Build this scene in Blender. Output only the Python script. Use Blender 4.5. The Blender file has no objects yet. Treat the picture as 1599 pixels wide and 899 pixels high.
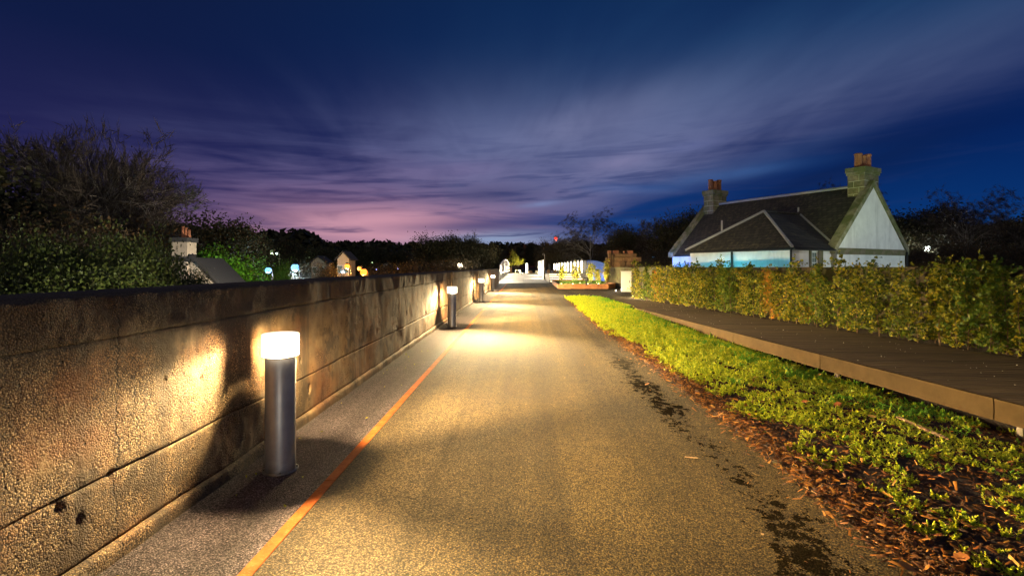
import bpy, math, random
import numpy as np
from mathutils import Vector, Matrix, Euler
SC = bpy.context.scene
COL = SC.collection
R = math.radians
rnd = random.Random(7)

# ------------------------------------------------------------------ node helper
class G:
    def __init__(s, tree):
        s.t = tree; s.L = tree.links
    def n(s, typ, **kw):
        nd = s.t.nodes.new(typ)
        for k, v in kw.items(): setattr(nd, k, v)
        return nd
    def put(s, sock, v):
        if hasattr(v, 'is_output'): s.L.new(v, sock)
        else:
            if isinstance(v, (tuple, list)) and len(v) == 3 and sock.type == 'RGBA': v = (*v, 1)
            sock.default_value = v
    def m(s, op, a, b=0.0, c=0.0, clamp=False):
        nd = s.n('ShaderNodeMath', operation=op, use_clamp=clamp)
        s.put(nd.inputs[0], a); s.put(nd.inputs[1], b)
        if op in ('MULTIPLY_ADD', 'SMOOTH_MIN', 'SMOOTH_MAX', 'COMPARE', 'WRAP'): s.put(nd.inputs[2], c)
        return nd.outputs[0]
    def add(s, a, b): return s.m('ADD', a, b)
    def sub(s, a, b): return s.m('SUBTRACT', a, b)
    def mul(s, a, b): return s.m('MULTIPLY', a, b)
    def sstep(s, x, lo, hi, a=0.0, b=1.0):
        nd = s.n('ShaderNodeMapRange', interpolation_type='SMOOTHSTEP')
        s.put(nd.inputs[0], x); s.put(nd.inputs[1], lo); s.put(nd.inputs[2], hi); s.put(nd.inputs[3], a); s.put(nd.inputs[4], b)
        return nd.outputs[0]
    def gauss(s, *terms):
        tot = None
        for x, x0, w in terms:
            d = s.mul(s.sub(x, x0), 1.0 / w); d = s.mul(d, d)
            tot = d if tot is None else s.add(tot, d)
        return s.m('EXPONENT', s.mul(tot, -1.0))
    def mix(s, f, a, b, mode='MIX'):
        nd = s.n('ShaderNodeMix', data_type='RGBA', blend_type=mode)
        s.put(nd.inputs[0], f); s.put(nd.inputs[6], a); s.put(nd.inputs[7], b)
        return nd.outputs[2]
    def ramp(s, f, stops):
        nd = s.n('ShaderNodeValToRGB'); r = nd.color_ramp
        while len(r.elements) < len(stops): r.elements.new(0.5)
        for e, (p, c) in zip(r.elements, stops):
            e.position = p; e.color = (*c, 1) if len(c) == 3 else c
        s.put(nd.inputs[0], f); return nd.outputs[0]
    def xyz(s, x, y, z):
        nd = s.n('ShaderNodeCombineXYZ'); s.put(nd.inputs[0], x); s.put(nd.inputs[1], y); s.put(nd.inputs[2], z); return nd.outputs[0]
    def sep(s, v):
        nd = s.n('ShaderNodeSeparateXYZ'); s.L.new(v, nd.inputs[0]); return nd.outputs
    def noise(s, v, scale, detail=3.0, rough=0.5, dist=0.0, col=False):
        nd = s.n('ShaderNodeTexNoise'); s.L.new(v, nd.inputs['Vector'])
        s.put(nd.inputs['Scale'], scale); s.put(nd.inputs['Detail'], detail); s.put(nd.inputs['Roughness'], rough); s.put(nd.inputs['Distortion'], dist)
        return nd.outputs[1 if col else 0]
    def vor(s, v, scale, feature='F1', out=0, rand=1.0):
        nd = s.n('ShaderNodeTexVoronoi', feature=feature); s.L.new(v, nd.inputs['Vector']); s.put(nd.inputs['Scale'], scale); s.put(nd.inputs['Randomness'], rand)
        return nd.outputs[out]
    def vmul(s, v, k):
        nd = s.n('ShaderNodeVectorMath', operation='MULTIPLY'); s.L.new(v, nd.inputs[0]); nd.inputs[1].default_value = k; return nd.outputs[0]
    def bump(s, h, dist=0.01, strength=1.0, normal=None):
        nd = s.n('ShaderNodeBump'); s.L.new(h, nd.inputs['Height']); nd.inputs['Distance'].default_value = dist; nd.inputs['Strength'].default_value = strength
        if normal is not None: s.L.new(normal, nd.inputs['Normal'])
        return nd.outputs[0]
    def pos(s): return s.n('ShaderNodeNewGeometry').outputs['Position']
    def obj(s): return s.n('ShaderNodeTexCoord').outputs['Object']
    def island(s): return s.n('ShaderNodeNewGeometry').outputs['Random Per Island']
    def objrand(s): return s.n('ShaderNodeObjectInfo').outputs['Random']

# ------------------------------------------------------------------ camera
F = 800.0                     # focal length in pixels of the 1599 px photograph
cd = bpy.data.cameras.new('camera'); cam = bpy.data.objects.new('camera', cd); COL.objects.link(cam)
cam.location = (0, 0, 1.5); cam.rotation_euler = (R(90), 0, 0)
cd.sensor_width = 36; cd.lens = F / 1599 * 36
cd.shift_x = -15.5 / 1599; cd.shift_y = -32.5 / 1599
cd.clip_start = 0.05; cd.clip_end = 6000
SC.camera = cam
SC.view_settings.view_transform = 'Standard'; SC.view_settings.look = 'None'
SC.view_settings.exposure = 0.0; SC.view_settings.gamma = 1.0; SC.view_settings.use_curve_mapping = False
SC.cycles.use_denoising = True
try:
    SC.cycles.denoiser = 'OPENIMAGEDENOISE'; SC.cycles.denoising_input_passes = 'RGB_ALBEDO_NORMAL'; SC.cycles.denoising_prefilter = 'ACCURATE'
except Exception: pass
SC.cycles.max_bounces = 5; SC.cycles.diffuse_bounces = 3; SC.cycles.glossy_bounces = 2; SC.cycles.transmission_bounces = 3
SC.cycles.transparent_max_bounces = 8; SC.cycles.sample_clamp_indirect = 3.0; SC.cycles.caustics_reflective = False; SC.cycles.caustics_refractive = False

# ------------------------------------------------------------------ night sky
SUN_EL, SUN_AZ = 24.0, 165.0
def build_world():
    w = bpy.data.worlds.new('World'); SC.world = w; w.use_nodes = True
    g = G(w.node_tree); w.node_tree.nodes.clear()
    d = g.n('ShaderNodeTexCoord').outputs['Generated']
    x, y, z = g.sep(d)
    az = g.mul(g.m('ARCTAN2', x, y), 57.2958)
    el = g.mul(g.m('ARCSINE', z), 57.2958)
    ele = g.m('MAXIMUM', el, 0.0)
    base = g.ramp(g.mul(ele, 1 / 90), [(0, (.004, .050, .185)), (.06, (.002, .026, .13)), (.13, (.0015, .013, .085)), (.25, (.002, .016, .076)), (.36, (.0035, .017, .064)), (1, (.003, .008, .03))])
    left = g.sstep(az, 8, -42)
    base = g.mix(g.mul(left, .75), base, g.ramp(g.mul(ele, 1 / 90), [(0, (.055, .028, .095)), (.12, (.014, .011, .058)), (.22, (.0045, .007, .036)), (.4, (.004, .007, .028)), (1, (.003, .006, .024))]))
    # cloud sheet, streaked along the wind
    k = g.m('DIVIDE', 1.0, g.add(g.m('MAXIMUM', z, 0.0), .10))
    a = R(-6); px = g.mul(x, k); py = g.mul(y, k)
    qx = g.sub(g.mul(px, math.cos(a)), g.mul(py, math.sin(a))); qy = g.add(g.mul(px, math.sin(a)), g.mul(py, math.cos(a)))
    qv = g.xyz(g.mul(qx, .75), g.mul(qy, .26), 3.7)
    n1 = g.noise(qv, 1.0, 5, .52, .35)
    n1b = g.noise(g.xyz(g.mul(qx, 1.9), g.mul(qy, .5), 9.1), 1.0, 4, .55, .8)
    hv = g.xyz(g.mul(az, .045), g.mul(el, .42), 1.3)
    n2 = g.noise(hv, 1.0, 5, .55, .9)
    hv2 = g.xyz(g.mul(az, .085), g.mul(g.sub(el, g.mul(az, .05)), .85), 6.3)
    n3 = g.noise(hv2, 1.0, 4, .55, .6)
    low = g.sstep(el, 19, 6)
    nn = g.mix(low, g.add(g.mul(n1, .82), g.mul(n1b, .18)), g.add(g.mul(n2, .6), g.mul(n3, .4)))
    eb = g.add(3.0, g.mul(g.m('MAXIMUM', az, 0.0), .235))
    wedge = g.mix(g.sstep(az, 3, 14), (1, 1, 1), g.sstep(g.sub(g.add(el, g.mul(g.sub(n1, .5), 7.0)), eb), -2.0, 5.5))
    env = g.add(g.mul(g.gauss((az, 6, 30), (el, 12.5, 9.5)), .95), g.mul(g.gauss((az, -17, 22), (el, 7, 7)), .8))
    env = g.add(env, g.mul(g.gauss((az, 38, 22), (el, 18, 7)), .42))
    cl = g.mix(g.sstep(el, 9, 22), g.sstep(nn, .36, .63, .06, 1.3), g.sstep(nn, .28, .74, .15, 1.15))
    D = g.mul(g.mul(env, wedge), cl)
    D = g.m('MINIMUM', D, 1.0)
    cold = g.sstep(az, -24, 20)
    ccol = g.mix(cold, g.ramp(g.mul(ele, 1 / 30), [(.05, (.30, .15, .24)), (.20, (.135, .090, .195)), (.42, (.062, .066, .165)), (.8, (.012, .023, .07)), (1, (.008, .018, .055))]),
                 g.ramp(g.mul(ele, 1 / 30), [(.05, (.12, .15, .29)), (.25, (.145, .145, .275)), (.45, (.11, .128, .25)), (.75, (.04, .08, .175)), (1, (.014, .045, .118))]))
    col = g.mix(D, base, ccol)
    big_ = g.noise(g.xyz(g.mul(qx, .55), g.mul(qy, .34), 12.4), 1.0, 4, .55, .6)
    bm = g.mul(g.add(g.mul(g.gauss((az, 5, 20), (el, 12.5, 5.5)), .95), g.mul(g.gauss((az, 30, 26), (el, 24, 8)), .3)), g.sstep(g.add(g.mul(big_, .6), g.mul(n1b, .4)), .38, .64))
    col = g.mix(g.mul(bm, wedge), col, g.mix(g.sstep(el, 10, 24), (.125, .14, .275), (.015, .065, .165)))
    # glow of the town low on the left
    pk = g.mul(g.gauss((az, -14, 13), (el, 4.2, 2.4)), g.sstep(n2, .26, .56, .35, 1.15))
    col = g.mix(g.m('MINIMUM', g.mul(pk, 1.0), 1.0), col, (.52, .26, .33))
    # clear deep blue gap low in the middle right
    gap = g.mul(g.gauss((az, 10, 12), (el, 5.2, 3.9)), g.sstep(n2, .68, .42, .40, 1.0))
    col = g.mix(g.mul(gap, .95), col, (.003, .032, .155))
    hz = g.mul(g.gauss((az, -8, 16), (el, 1.2, 1.5)), g.sstep(n3, .3, .65, .15, .75))
    col = g.mix(hz, col, (.30, .19, .27))
    pb = g.mul(g.gauss((g.sub(az, g.mul(el, .5)), -4.5, 7), (el, 2.9, 1.25)), g.sstep(n3, .25, .6, .6, 1.0))
    col = g.mix(g.mul(pb, .95), col, (.20, .28, .44))
    # dark bands near the horizon
    dk = g.mul(g.sstep(n3, .56, .70), g.mul(g.gauss((el, 4.2, 3.2)), g.sstep(az, 22, 0)))
    col = g.mix(g.mul(dk, .75), col, g.mix(cold, (.05, .035, .105), (.012, .032, .13)))
    db = g.gauss((g.add(az, g.mul(el, -1.2)), -10.5, 9), (g.sub(el, g.mul(g.add(az, 5), .03)), 4.6, .75))
    col = g.mix(g.mul(db, .7), col, (.012, .028, .125))
    dk2 = g.mul(g.gauss((az, 10, 24), (el, 9.5, 5)), g.sstep(n3, .50, .64))
    col = g.mix(g.mul(dk2, .6), col, (.018, .034, .125))
    # small pale wisps on the right
    for a0, e0, sa, se, tilt, k_, c_ in ((24, 10.5, 9, 1.1, .2, .5, (.05, .09, .22)), (7, 15.5, 9, 2.2, .25, .5, (.17, .18, .31)), (26, 14.5, 12, 1.6, .22, -.0, (.05, .09, .2)), (30, 9.0, 14, 2.6, .24, .8, (.003, .012, .062)), (-8, 10.5, 7, 1.0, .06, .55, (.16, .13, .26)), (-4, 8.0, 6, .9, .05, .55, (.035, .035, .11)), (23.5, 9.6, 6, .6, .09, .65, (.035, .11, .30)), (10.5, 11.3, 3.6, .8, .12, .7, (.19, .18, .32)), (18.5, 12.6, 3.5, .55, .1, .4, (.09, .11, .26)), (2.2, 7.0, 2.2, .3, .1, .8, (.16, .2, .38)), (13, 5.0, 2.8, .3, .02, .35, (.04, .1, .3)), (12, 8.5, 6, .5, -.06, .4, (.03, .09, .27))):
        gs = g.gauss((az, a0, sa), (g.sub(el, g.mul(g.sub(az, a0), tilt)), e0, se))
        col = g.mix(g.mul(g.mul(gs, k_), g.sstep(n1b, .3, .6, .5, 1.0)), col, c_)
    sky = g.n('ShaderNodeTexSky', sky_type='NISHITA', sun_disc=False)
    sky.sun_elevation = R(-6); sky.sun_rotation = R(SUN_AZ)
    bg = g.n('ShaderNodeBackground'); g.L.new(col, bg.inputs[0]); bg.inputs[1].default_value = 1.2
    b2 = g.n('ShaderNodeBackground'); g.L.new(sky.outputs[0], b2.inputs[0]); b2.inputs[1].default_value = 0.02
    ad = g.n('ShaderNodeAddShader'); g.L.new(bg.outputs[0], ad.inputs[0]); g.L.new(b2.outputs[0], ad.inputs[1])
    o = g.n('ShaderNodeOutputWorld'); g.L.new(ad.outputs[0], o.inputs[0])
build_world()
# dim sun lamp behind the camera, added to lift trees and walls
sl = bpy.data.lights.new('fill_sun', 'SUN'); so = bpy.data.objects.new('fill_sun', sl); COL.objects.link(so)
sl.energy = 0.42; sl.angle = R(0.5); sl.color = (1.0, .93, .82)
_sd = Vector((math.sin(R(SUN_AZ)) * math.cos(R(SUN_EL)), math.cos(R(SUN_AZ)) * math.cos(R(SUN_EL)), math.sin(R(SUN_EL))))
so.rotation_euler = (-_sd).to_track_quat('-Z', 'Y').to_euler()

# ------------------------------------------------------------------ mesh helpers
class MB:
    def __init__(s): s.v = []; s.f = []
    def box(s, x0, x1, y0, y1, z0, z1, M=None):
        p = [(x0, y0, z0), (x1, y0, z0), (x1, y1, z0), (x0, y1, z0), (x0, y0, z1), (x1, y0, z1), (x1, y1, z1), (x0, y1, z1)]
        if M is not None: p = [tuple(M @ Vector(q)) for q in p]
        b = len(s.v); s.v += p
        s.f += [(b, b + 3, b + 2, b + 1), (b + 4, b + 5, b + 6, b + 7), (b, b + 1, b + 5, b + 4), (b + 1, b + 2, b + 6, b + 5), (b + 2, b + 3, b + 7, b + 6), (b + 3, b, b + 4, b + 7)]
        return s
    def poly(s, pts):
        b = len(s.v); s.v += [tuple(p) for p in pts]; s.f.append(tuple(range(b, b + len(pts)))); return s
    def prism(s, pts, off):
        """closed solid: polygon pts swept by vector off"""
        b = len(s.v); n = len(pts); off = Vector(off)
        s.v += [tuple(p) for p in pts] + [tuple(Vector(p) + off) for p in pts]
        s.f.append(tuple(range(b + n - 1, b - 1, -1))); s.f.append(tuple(range(b + n, b + 2 * n)))
        for i in range(n):
            j = (i + 1) % n; s.f.append((b + i, b + j, b + n + j, b + n + i))
        return s
    def tube(s, pts, rad, n=6, cap=True):
        pts = [Vector(p) for p in pts]; rad = rad if isinstance(rad, (list, tuple)) else [rad] * len(pts)
        b = len(s.v)
        ref = None
        for i, p in enumerate(pts):
            t = (pts[min(i + 1, len(pts) - 1)] - pts[max(i - 1, 0)])
            t = t.normalized() if t.length > 1e-9 else Vector((0, 0, 1))
            if ref is None: ref = t.orthogonal().normalized()
            ref = (ref - t * ref.dot(t)); ref = ref.normalized() if ref.length > 1e-6 else t.orthogonal().normalized()
            bi = t.cross(ref)
            for k in range(n):
                a = 2 * math.pi * k / n
                s.v.append(tuple(p + (ref * math.cos(a) + bi * math.sin(a)) * rad[i]))
        for i in range(len(pts) - 1):
            for k in range(n):
                k2 = (k + 1) % n
                s.f.append((b + i * n + k, b + i * n + k2, b + (i + 1) * n + k2, b + (i + 1) * n + k))
        if cap:
            s.f.append(tuple(b + k for k in range(n - 1, -1, -1))); s.f.append(tuple(b + (len(pts) - 1) * n + k for k in range(n)))
        return s
    def lathe(s, prof, c=(0, 0, 0), n=16, a0=0.0, a1=2 * math.pi):
        full = abs(a1 - a0 - 2 * math.pi) < 1e-6; m = n if full else n + 1
        b = len(s.v)
        for r, z in prof:
            for k in range(m):
                a = a0 + (a1 - a0) * k / n
                s.v.append((c[0] + r * math.cos(a), c[1] + r * math.sin(a), c[2] + z))
        for i in range(len(prof) - 1):
            for k in range(n):
                k2 = (k + 1) % m
                s.f.append((b + i * m + k, b + i * m + k2, b + (i + 1) * m + k2, b + (i + 1) * m + k))
        return s
    def build(s, name, mat, parent=None, smooth=False, loc=None, bevel=0.0):
        me = bpy.data.meshes.new(name); me.from_pydata(s.v, [], s.f); me.update()
        if smooth: me.shade_smooth() if hasattr(me, 'shade_smooth') else None
        return link(name, me, mat, parent, loc, bevel)
def link(name, me, mat, parent=None, loc=None, bevel=0.0):
    if mat is not None and not me.materials: me.materials.append(mat)
    o = bpy.data.objects.new(name, me); COL.objects.link(o)
    if parent is not None: o.parent = parent
    if loc is not None: o.location = loc
    if bevel > 0:
        md = o.modifiers.new('b', 'BEVEL'); md.width = bevel; md.segments = 2; md.limit_method = 'ANGLE'
    return o
def npmesh(name, V, Fc, mat, parent=None, smooth=False, loc=None):
    V = np.asarray(V, dtype=np.float32); Fc = np.asarray(Fc, dtype=np.int32); n = Fc.shape[1]
    me = bpy.data.meshes.new(name)
    me.vertices.add(len(V)); me.vertices.foreach_set('co', V.ravel())
    me.loops.add(Fc.size); me.loops.foreach_set('vertex_index', Fc.ravel())
    me.polygons.add(len(Fc)); me.polygons.foreach_set('loop_start', np.arange(0, Fc.size, n, dtype=np.int32))
    try: me.polygons.foreach_set('loop_total', np.full(len(Fc), n, dtype=np.int32))
    except Exception: pass
    me.update(calc_edges=True); me.validate()
    if smooth: me.polygons.foreach_set('use_smooth', np.ones(len(Fc), dtype=bool))
    return link(name, me, mat, parent, loc)
def thing(name, label, cat, loc=(0, 0, 0), rz=0.0, group=None):
    o = bpy.data.objects.new(name, None); COL.objects.link(o); o.location = loc; o.rotation_euler = (0, 0, rz); o.empty_display_size = .2
    return tag(o, label, cat, group)
def tag(o, label, cat, group=None):
    o['label'] = label; o['category'] = cat
    if group: o['group'] = group
    return o
def kind(o, k): o['kind'] = k; return o
def dup(root, loc, rz=0.0, sc=None, label=None, group=None):
    r = root.copy(); COL.objects.link(r); r.location = loc; r.rotation_euler = (0, 0, rz)
    if sc is not None: r.scale = sc if isinstance(sc, (tuple, list)) else (sc, sc, sc)
    if label: r['label'] = label
    if group: r['group'] = group
    for ch in list(root.children):
        c = ch.copy(); COL.objects.link(c); c.parent = r
        for gch in list(ch.children):
            d = gch.copy(); COL.objects.link(d); d.parent = c
    return r
def lamp(name, typ, loc, power, color, parent=None, rad=.05, **kw):
    l = bpy.data.lights.new(name, typ); o = bpy.data.objects.new(name, l); COL.objects.link(o)
    l.energy = power; l.color = color; l.shadow_soft_size = rad
    for k, v in kw.items(): setattr(l, k, v)
    if parent is not None: o.parent = parent
    o.location = loc; return o
def aim(o, target):
    p = o.matrix_world.translation if o.parent is None else o.parent.matrix_local @ o.location
    dv = Vector(target) - Vector(p)
    q = dv.to_track_quat('-Z', 'Y')
    if o.parent is not None: q = o.parent.matrix_local.to_quaternion().inverted() @ q
    o.rotation_euler = q.to_euler()
def at(px, Y): return (px - 815) / F * Y
def zat(py, Y): return 1.5 - (py - 417) / F * Y

# value noise for real relief
def _hash(ix, iy, seed):
    h = (ix.astype(np.int64) * 374761393 + iy.astype(np.int64) * 668265263 + seed * 1442695041) & 0x7fffffff
    h = (h ^ (h >> 13)) * 1274126177 & 0x7fffffff
    h = h ^ (h >> 16)
    return (h & 0xffff) / 65535.0
def vnoise(x, y, seed=0):
    ix = np.floor(x); iy = np.floor(y); fx = x - ix; fy = y - iy
    fx = fx * fx * (3 - 2 * fx); fy = fy * fy * (3 - 2 * fy)
    a = _hash(ix, iy, seed); b = _hash(ix + 1, iy, seed); c = _hash(ix, iy + 1, seed); d = _hash(ix + 1, iy + 1, seed)
    return (a * (1 - fx) + b * fx) * (1 - fy) + (c * (1 - fx) + d * fx) * fy
def fbm(x, y, oct=4, seed=0):
    t = 0; amp = .5
    for i in range(oct): t = t + amp * vnoise(x * 2 ** i, y * 2 ** i, seed + i * 17); amp *= .5
    return t
def sst(x, a, b):
    t = np.clip((x - a) / (b - a), 0, 1); return t * t * (3 - 2 * t)

# ------------------------------------------------------------------ materials
def mat(name, fn=None, base=(.5, .5, .5), rough=.8, metal=0.0, spec=None, emit=None, es=0.0):
    m = bpy.data.materials.new(name); m.use_nodes = True; g = G(m.node_tree); b = m.node_tree.nodes['Principled BSDF']
    b.inputs['Base Color'].default_value = (*base, 1); b.inputs['Roughness'].default_value = rough; b.inputs['Metallic'].default_value = metal
    if spec is not None: b.inputs['Specular IOR Level'].default_value = spec
    if emit is not None: b.inputs['Emission Color'].default_value = (*emit, 1); b.inputs['Emission Strength'].default_value = es
    if fn: fn(g, b)
    return m
def setc(g, b, c=None, r=None, n=None):
    if c is not None: g.put(b.inputs['Base Color'], c)
    if r is not None: g.put(b.inputs['Roughness'], r)
    if n is not None: g.put(b.inputs['Normal'], n)

def f_asphalt(tone):
    def f(g, b):
        p = g.pos(); x, y, z = g.sep(p)
        cell = g.vor(p, 112, out=1); cf = g.sep(cell)[0]
        d = g.vor(p, 112)
        d2 = g.vor(p, 230)
        big = g.noise(p, .7, 4, .6); mid = g.noise(p, 6, 4, .6)
        c = g.ramp(cf, [(0, tuple(t * .45 for t in tone)), (.45, tone), (.85, tuple(t * 1.45 for t in tone)), (1, tuple(min(.62, t * 2.3) for t in tone))])
        c = g.mix(1.0, c, g.ramp(g.sstep(d, .25, .75), [(0, (1, 1, 1)), (1, (.25, .24, .22))]), 'MULTIPLY')
        c = g.mix(1.0, c, g.ramp(big, [(.3, (.78, .78, .78)), (.7, (1.12, 1.1, 1.05))]), 'MULTIPLY')
        c = g.mix(1.0, c, g.ramp(mid, [(.3, (.85, .85, .85)), (.7, (1.1, 1.1, 1.1))]), 'MULTIPLY')
        # long worn tracks along the path
        tr = g.noise(g.xyz(g.mul(x, 2.6), g.mul(y, .05), .3), 1.0, 3, .6)
        c = g.mix(1.0, c, g.ramp(tr, [(.35, (.64, .63, .61)), (.62, (1.12, 1.12, 1.12))]), 'MULTIPLY')
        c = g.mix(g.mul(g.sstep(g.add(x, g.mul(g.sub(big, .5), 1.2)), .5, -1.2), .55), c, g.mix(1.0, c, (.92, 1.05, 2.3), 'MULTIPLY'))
        # damp splashes along the planted edge
        band = g.gauss((g.add(x, g.mul(g.sub(g.noise(p, .45, 2), .5), .7)), 1.50, .26))
        clus = g.noise(g.xyz(x, g.mul(y, .8), 5.0), 1.3, 2, .5)
        st = g.noise(g.xyz(x, g.mul(y, .75), 2.0), 12.0, 5, .72, .3)
        near = g.sstep(y, 13, 6)
        val = g.add(g.add(st, g.mul(g.sub(clus, .5), .50)), g.mul(g.sub(band, 1.0), .30))
        sm = g.mul(g.sstep(g.add(val, g.mul(g.sub(d, .45), .10)), .475, .525), near)
        c = g.mix(g.mul(sm, .90), c, (.008, .006, .004))
        g.put(b.inputs['Specular IOR Level'], g.mul(g.sub(1.0, sm), .18))
        h = g.add(g.mul(d, -.8), g.add(g.mul(d2, -.25), g.mul(mid, .7)))
        setc(g, b, c, g.add(.9, g.mul(sm, .1)), g.bump(h, .009, 1.0))
    return f
M_path = mat('buff_asphalt', f_asphalt((.120, .078, .022)))
M_margin = mat('grey_asphalt', f_asphalt((.120, .088, .056)))
M_plaza = mat('plaza_asphalt', f_asphalt((.10, .075, .042)))

def f_strip(g, b):
    p = g.pos(); n = g.noise(p, 9, 5, .65); n2 = g.noise(p, 70, 3, .6)
    c = g.ramp(n, [(.3, (.22, .045, .006)), (.55, (.34, .085, .012)), (.75, (.40, .14, .035))])
    c = g.mix(g.sstep(n2, .56, .68, 0, .3), c, (.34, .20, .10))
    setc(g, b, c, .9, g.bump(n2, .002, .5))
M_strip = mat('rusted_strip', f_strip, spec=.08)

def f_wall(g, b):
    p = g.pos(); x, y, z = g.sep(p)
    big = g.noise(p, 1.1, 5, .6); mid = g.noise(p, 7, 4, .6)
    pw = g.n('ShaderNodeVectorMath', operation='ADD'); g.L.new(p, pw.inputs[0]); g.L.new(g.vmul(g.noise(p, 45, 2, .5, col=True), (.012, .012, .012)), pw.inputs[1]); pv = pw.outputs[0]
    cell = g.vor(pv, 118, out=1); cf = g.sep(cell)[0]; d = g.vor(pv, 118); d2 = g.vor(pv, 260)
    c = g.ramp(cf, [(0, (.05, .027, .010)), (.4, (.165, .098, .040)), (.75, (.27, .17, .075)), (1, (.48, .35, .19))])
    c = g.mix(1.0, c, g.ramp(g.sstep(d, .3, .8), [(0, (1, 1, 1)), (1, (.16, .13, .10))]), 'MULTIPLY')
    # smooth laitance where the shutter board left paste over the stone
    smooth = g.sstep(g.add(g.mul(g.sstep(y, 2.6, 5.5), .22), g.noise(p, 2.3, 5, .62)), .50, .72)
    paste = g.ramp(mid, [(.3, (.15, .090, .042)), (.6, (.245, .160, .078)), (.8, (.33, .235, .125))])
    c = g.mix(smooth, c, paste)
    # brown and black run-down stains
    run = g.noise(g.xyz(0.0, g.mul(y, 3.2), g.mul(z, .28)), 1.0, 5, .65)
    c = g.mix(g.sstep(run, .47, .66, 0, .85), c, (.048, .032, .020))
    c = g.mix(g.sstep(big, .50, .66, 0, .6), c, (.19, .075, .022))
    pat = g.noise(p, 2.7, 6, .7)
    c = g.mix(g.sstep(pat, .53, .63, 0, .85), c, (.05, .030, .014))
    wr = g.noise(g.xyz(0.0, g.mul(y, .9), g.mul(z, 1.6)), 1.0, 3, .6)
    c = g.mix(g.sstep(wr, .48, .66, 0, .5), c, g.mix(1.0, c, (1.25, .72, .38), 'MULTIPLY'))
    c = g.mix(g.sstep(pat, .40, .30, 0, .5), c, (.36, .26, .14))
    pit = g.vor(p, 11, out=0); pitm = g.sstep(g.add(pit, g.mul(g.noise(p, 30, 2), .12)), .16, .11)
    c = g.mix(g.mul(pitm, .8), c, (.015, .010, .006))
    eff = g.noise(g.xyz(0.0, g.mul(y, 2.0), g.mul(z, 9.0)), 1.0, 5, .7)
    c = g.mix(g.mul(g.sstep(eff, .62, .76), .45), c, (.40, .34, .27))
    # parapet and wall top painted darker, where lamp light falls short; foot darkened
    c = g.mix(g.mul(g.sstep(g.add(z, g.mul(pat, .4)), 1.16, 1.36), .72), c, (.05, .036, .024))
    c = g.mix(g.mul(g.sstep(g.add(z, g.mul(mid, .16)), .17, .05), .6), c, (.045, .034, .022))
    # hairline crack
    cw = g.mul(g.sub(g.noise(g.xyz(0.0, 0.0, z), 4.0, 6, .72), .5), .26)
    dc = g.m('ABSOLUTE', g.sub(g.sub(y, 2.66), cw))
    crack = g.mul(g.sstep(dc, .007, .002), g.sstep(g.noise(g.xyz(0.0, 0.0, z), 9.0, 2), .36, .52))
    c = g.mix(g.mul(crack, .8), c, (.012, .009, .006))
    rough_h = g.mix(smooth, g.add(g.mul(d, -1.0), g.mul(d2, -.25)), g.mul(mid, .7))
    h = g.add(g.add(rough_h, g.mul(crack, -1.0)), g.mul(pitm, -1.2))
    setc(g, b, c, .88, g.bump(h, .0052, 1.0))
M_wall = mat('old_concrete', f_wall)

def f_bark(c0, c1, sc=14):
    def f(g, b):
        o = g.obj(); n = g.noise(g.vmul(o, (1, 1, .25)), sc, 4, .65)
        setc(g, b, g.ramp(n, [(.3, c0), (.7, c1)]), .9, g.bump(n, .02, .8))
    return f
M_bark = mat('bark', f_bark((.05, .038, .026), (.14, .11, .075)))
M_barkpale = mat('pale_bark', f_bark((.13, .11, .085), (.34, .30, .24)))
M_stem = mat('sapling_stem', f_bark((.10, .06, .03), (.22, .14, .07), 40))

def leafmat(name, stops, trans=.35, rough=.55, objshift=.25):
    m = bpy.data.materials.new(name); m.use_nodes = True; g = G(m.node_tree); b = m.node_tree.nodes['Principled BSDF']
    f = g.add(g.mul(g.island(), 1 - objshift), g.mul(g.objrand(), objshift))
    c = g.ramp(f, stops)
    g.L.new(c, b.inputs['Base Color']); b.inputs['Roughness'].default_value = rough; b.inputs['Specular IOR Level'].default_value = .3
    t = g.n('ShaderNodeBsdfTranslucent'); g.L.new(c, t.inputs[0])
    mx = g.n('ShaderNodeMixShader'); mx.inputs[0].default_value = trans
    g.L.new(b.outputs[0], mx.inputs[1]); g.L.new(t.outputs[0], mx.inputs[2])
    g.L.new(mx.outputs[0], m.node_tree.nodes['Material Output'].inputs[0])
    return m
M_hedge = leafmat('hedge_leaf', [(.05, (.018, .045, .006)), (.36, (.09, .125, .010)), (.66, (.27, .27, .018)), (.92, (.46, .34, .022)), (1.0, (.46, .19, .018))])
M_hedgeg = leafmat('hedge_leaf_green', [(.05, (.035, .085, .010)), (.45, (.10, .16, .014)), (.75, (.20, .24, .018)), (.97, (.34, .27, .02))])
M_hedgeo = leafmat('hedge_leaf_autumn', [(.05, (.10, .13, .012)), (.40, (.28, .22, .016)), (.7, (.42, .22, .02)), (.97, (.45, .13, .016))])
M_sedum = leafmat('sedum_leaf', [(.05, (.17, .26, .006)), (.5, (.38, .47, .012)), (.95, (.56, .54, .018))], .2, .5, 0)
M_sedumdark = leafmat('sedum_green', [(.05, (.08, .24, .010)), (.95, (.22, .42, .02))], .2, .5, 0)
M_leafdark = leafmat('dark_leaf', [(.1, (.030, .034, .014)), (.6, (.055, .052, .022)), (.95, (.095, .062, .026))])
M_leafautumn = leafmat('autumn_leaf', [(.1, (.05, .045, .02)), (.6, (.10, .07, .03)), (.95, (.16, .085, .03))])
M_laurel = leafmat('laurel_leaf', [(.1, (.035, .05, .014)), (.6, (.07, .088, .022)), (.95, (.13, .135, .04))], .2, .4)
M_twig = leafmat('twig_mass', [(.1, (.035, .028, .022)), (.9, (.085, .066, .05))], .1, .8)
M_yellowleaf = leafmat('yellow_leaf', [(.1, (.20, .22, .02)), (.6, (.36, .34, .03)), (.95, (.45, .36, .05))])
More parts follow.
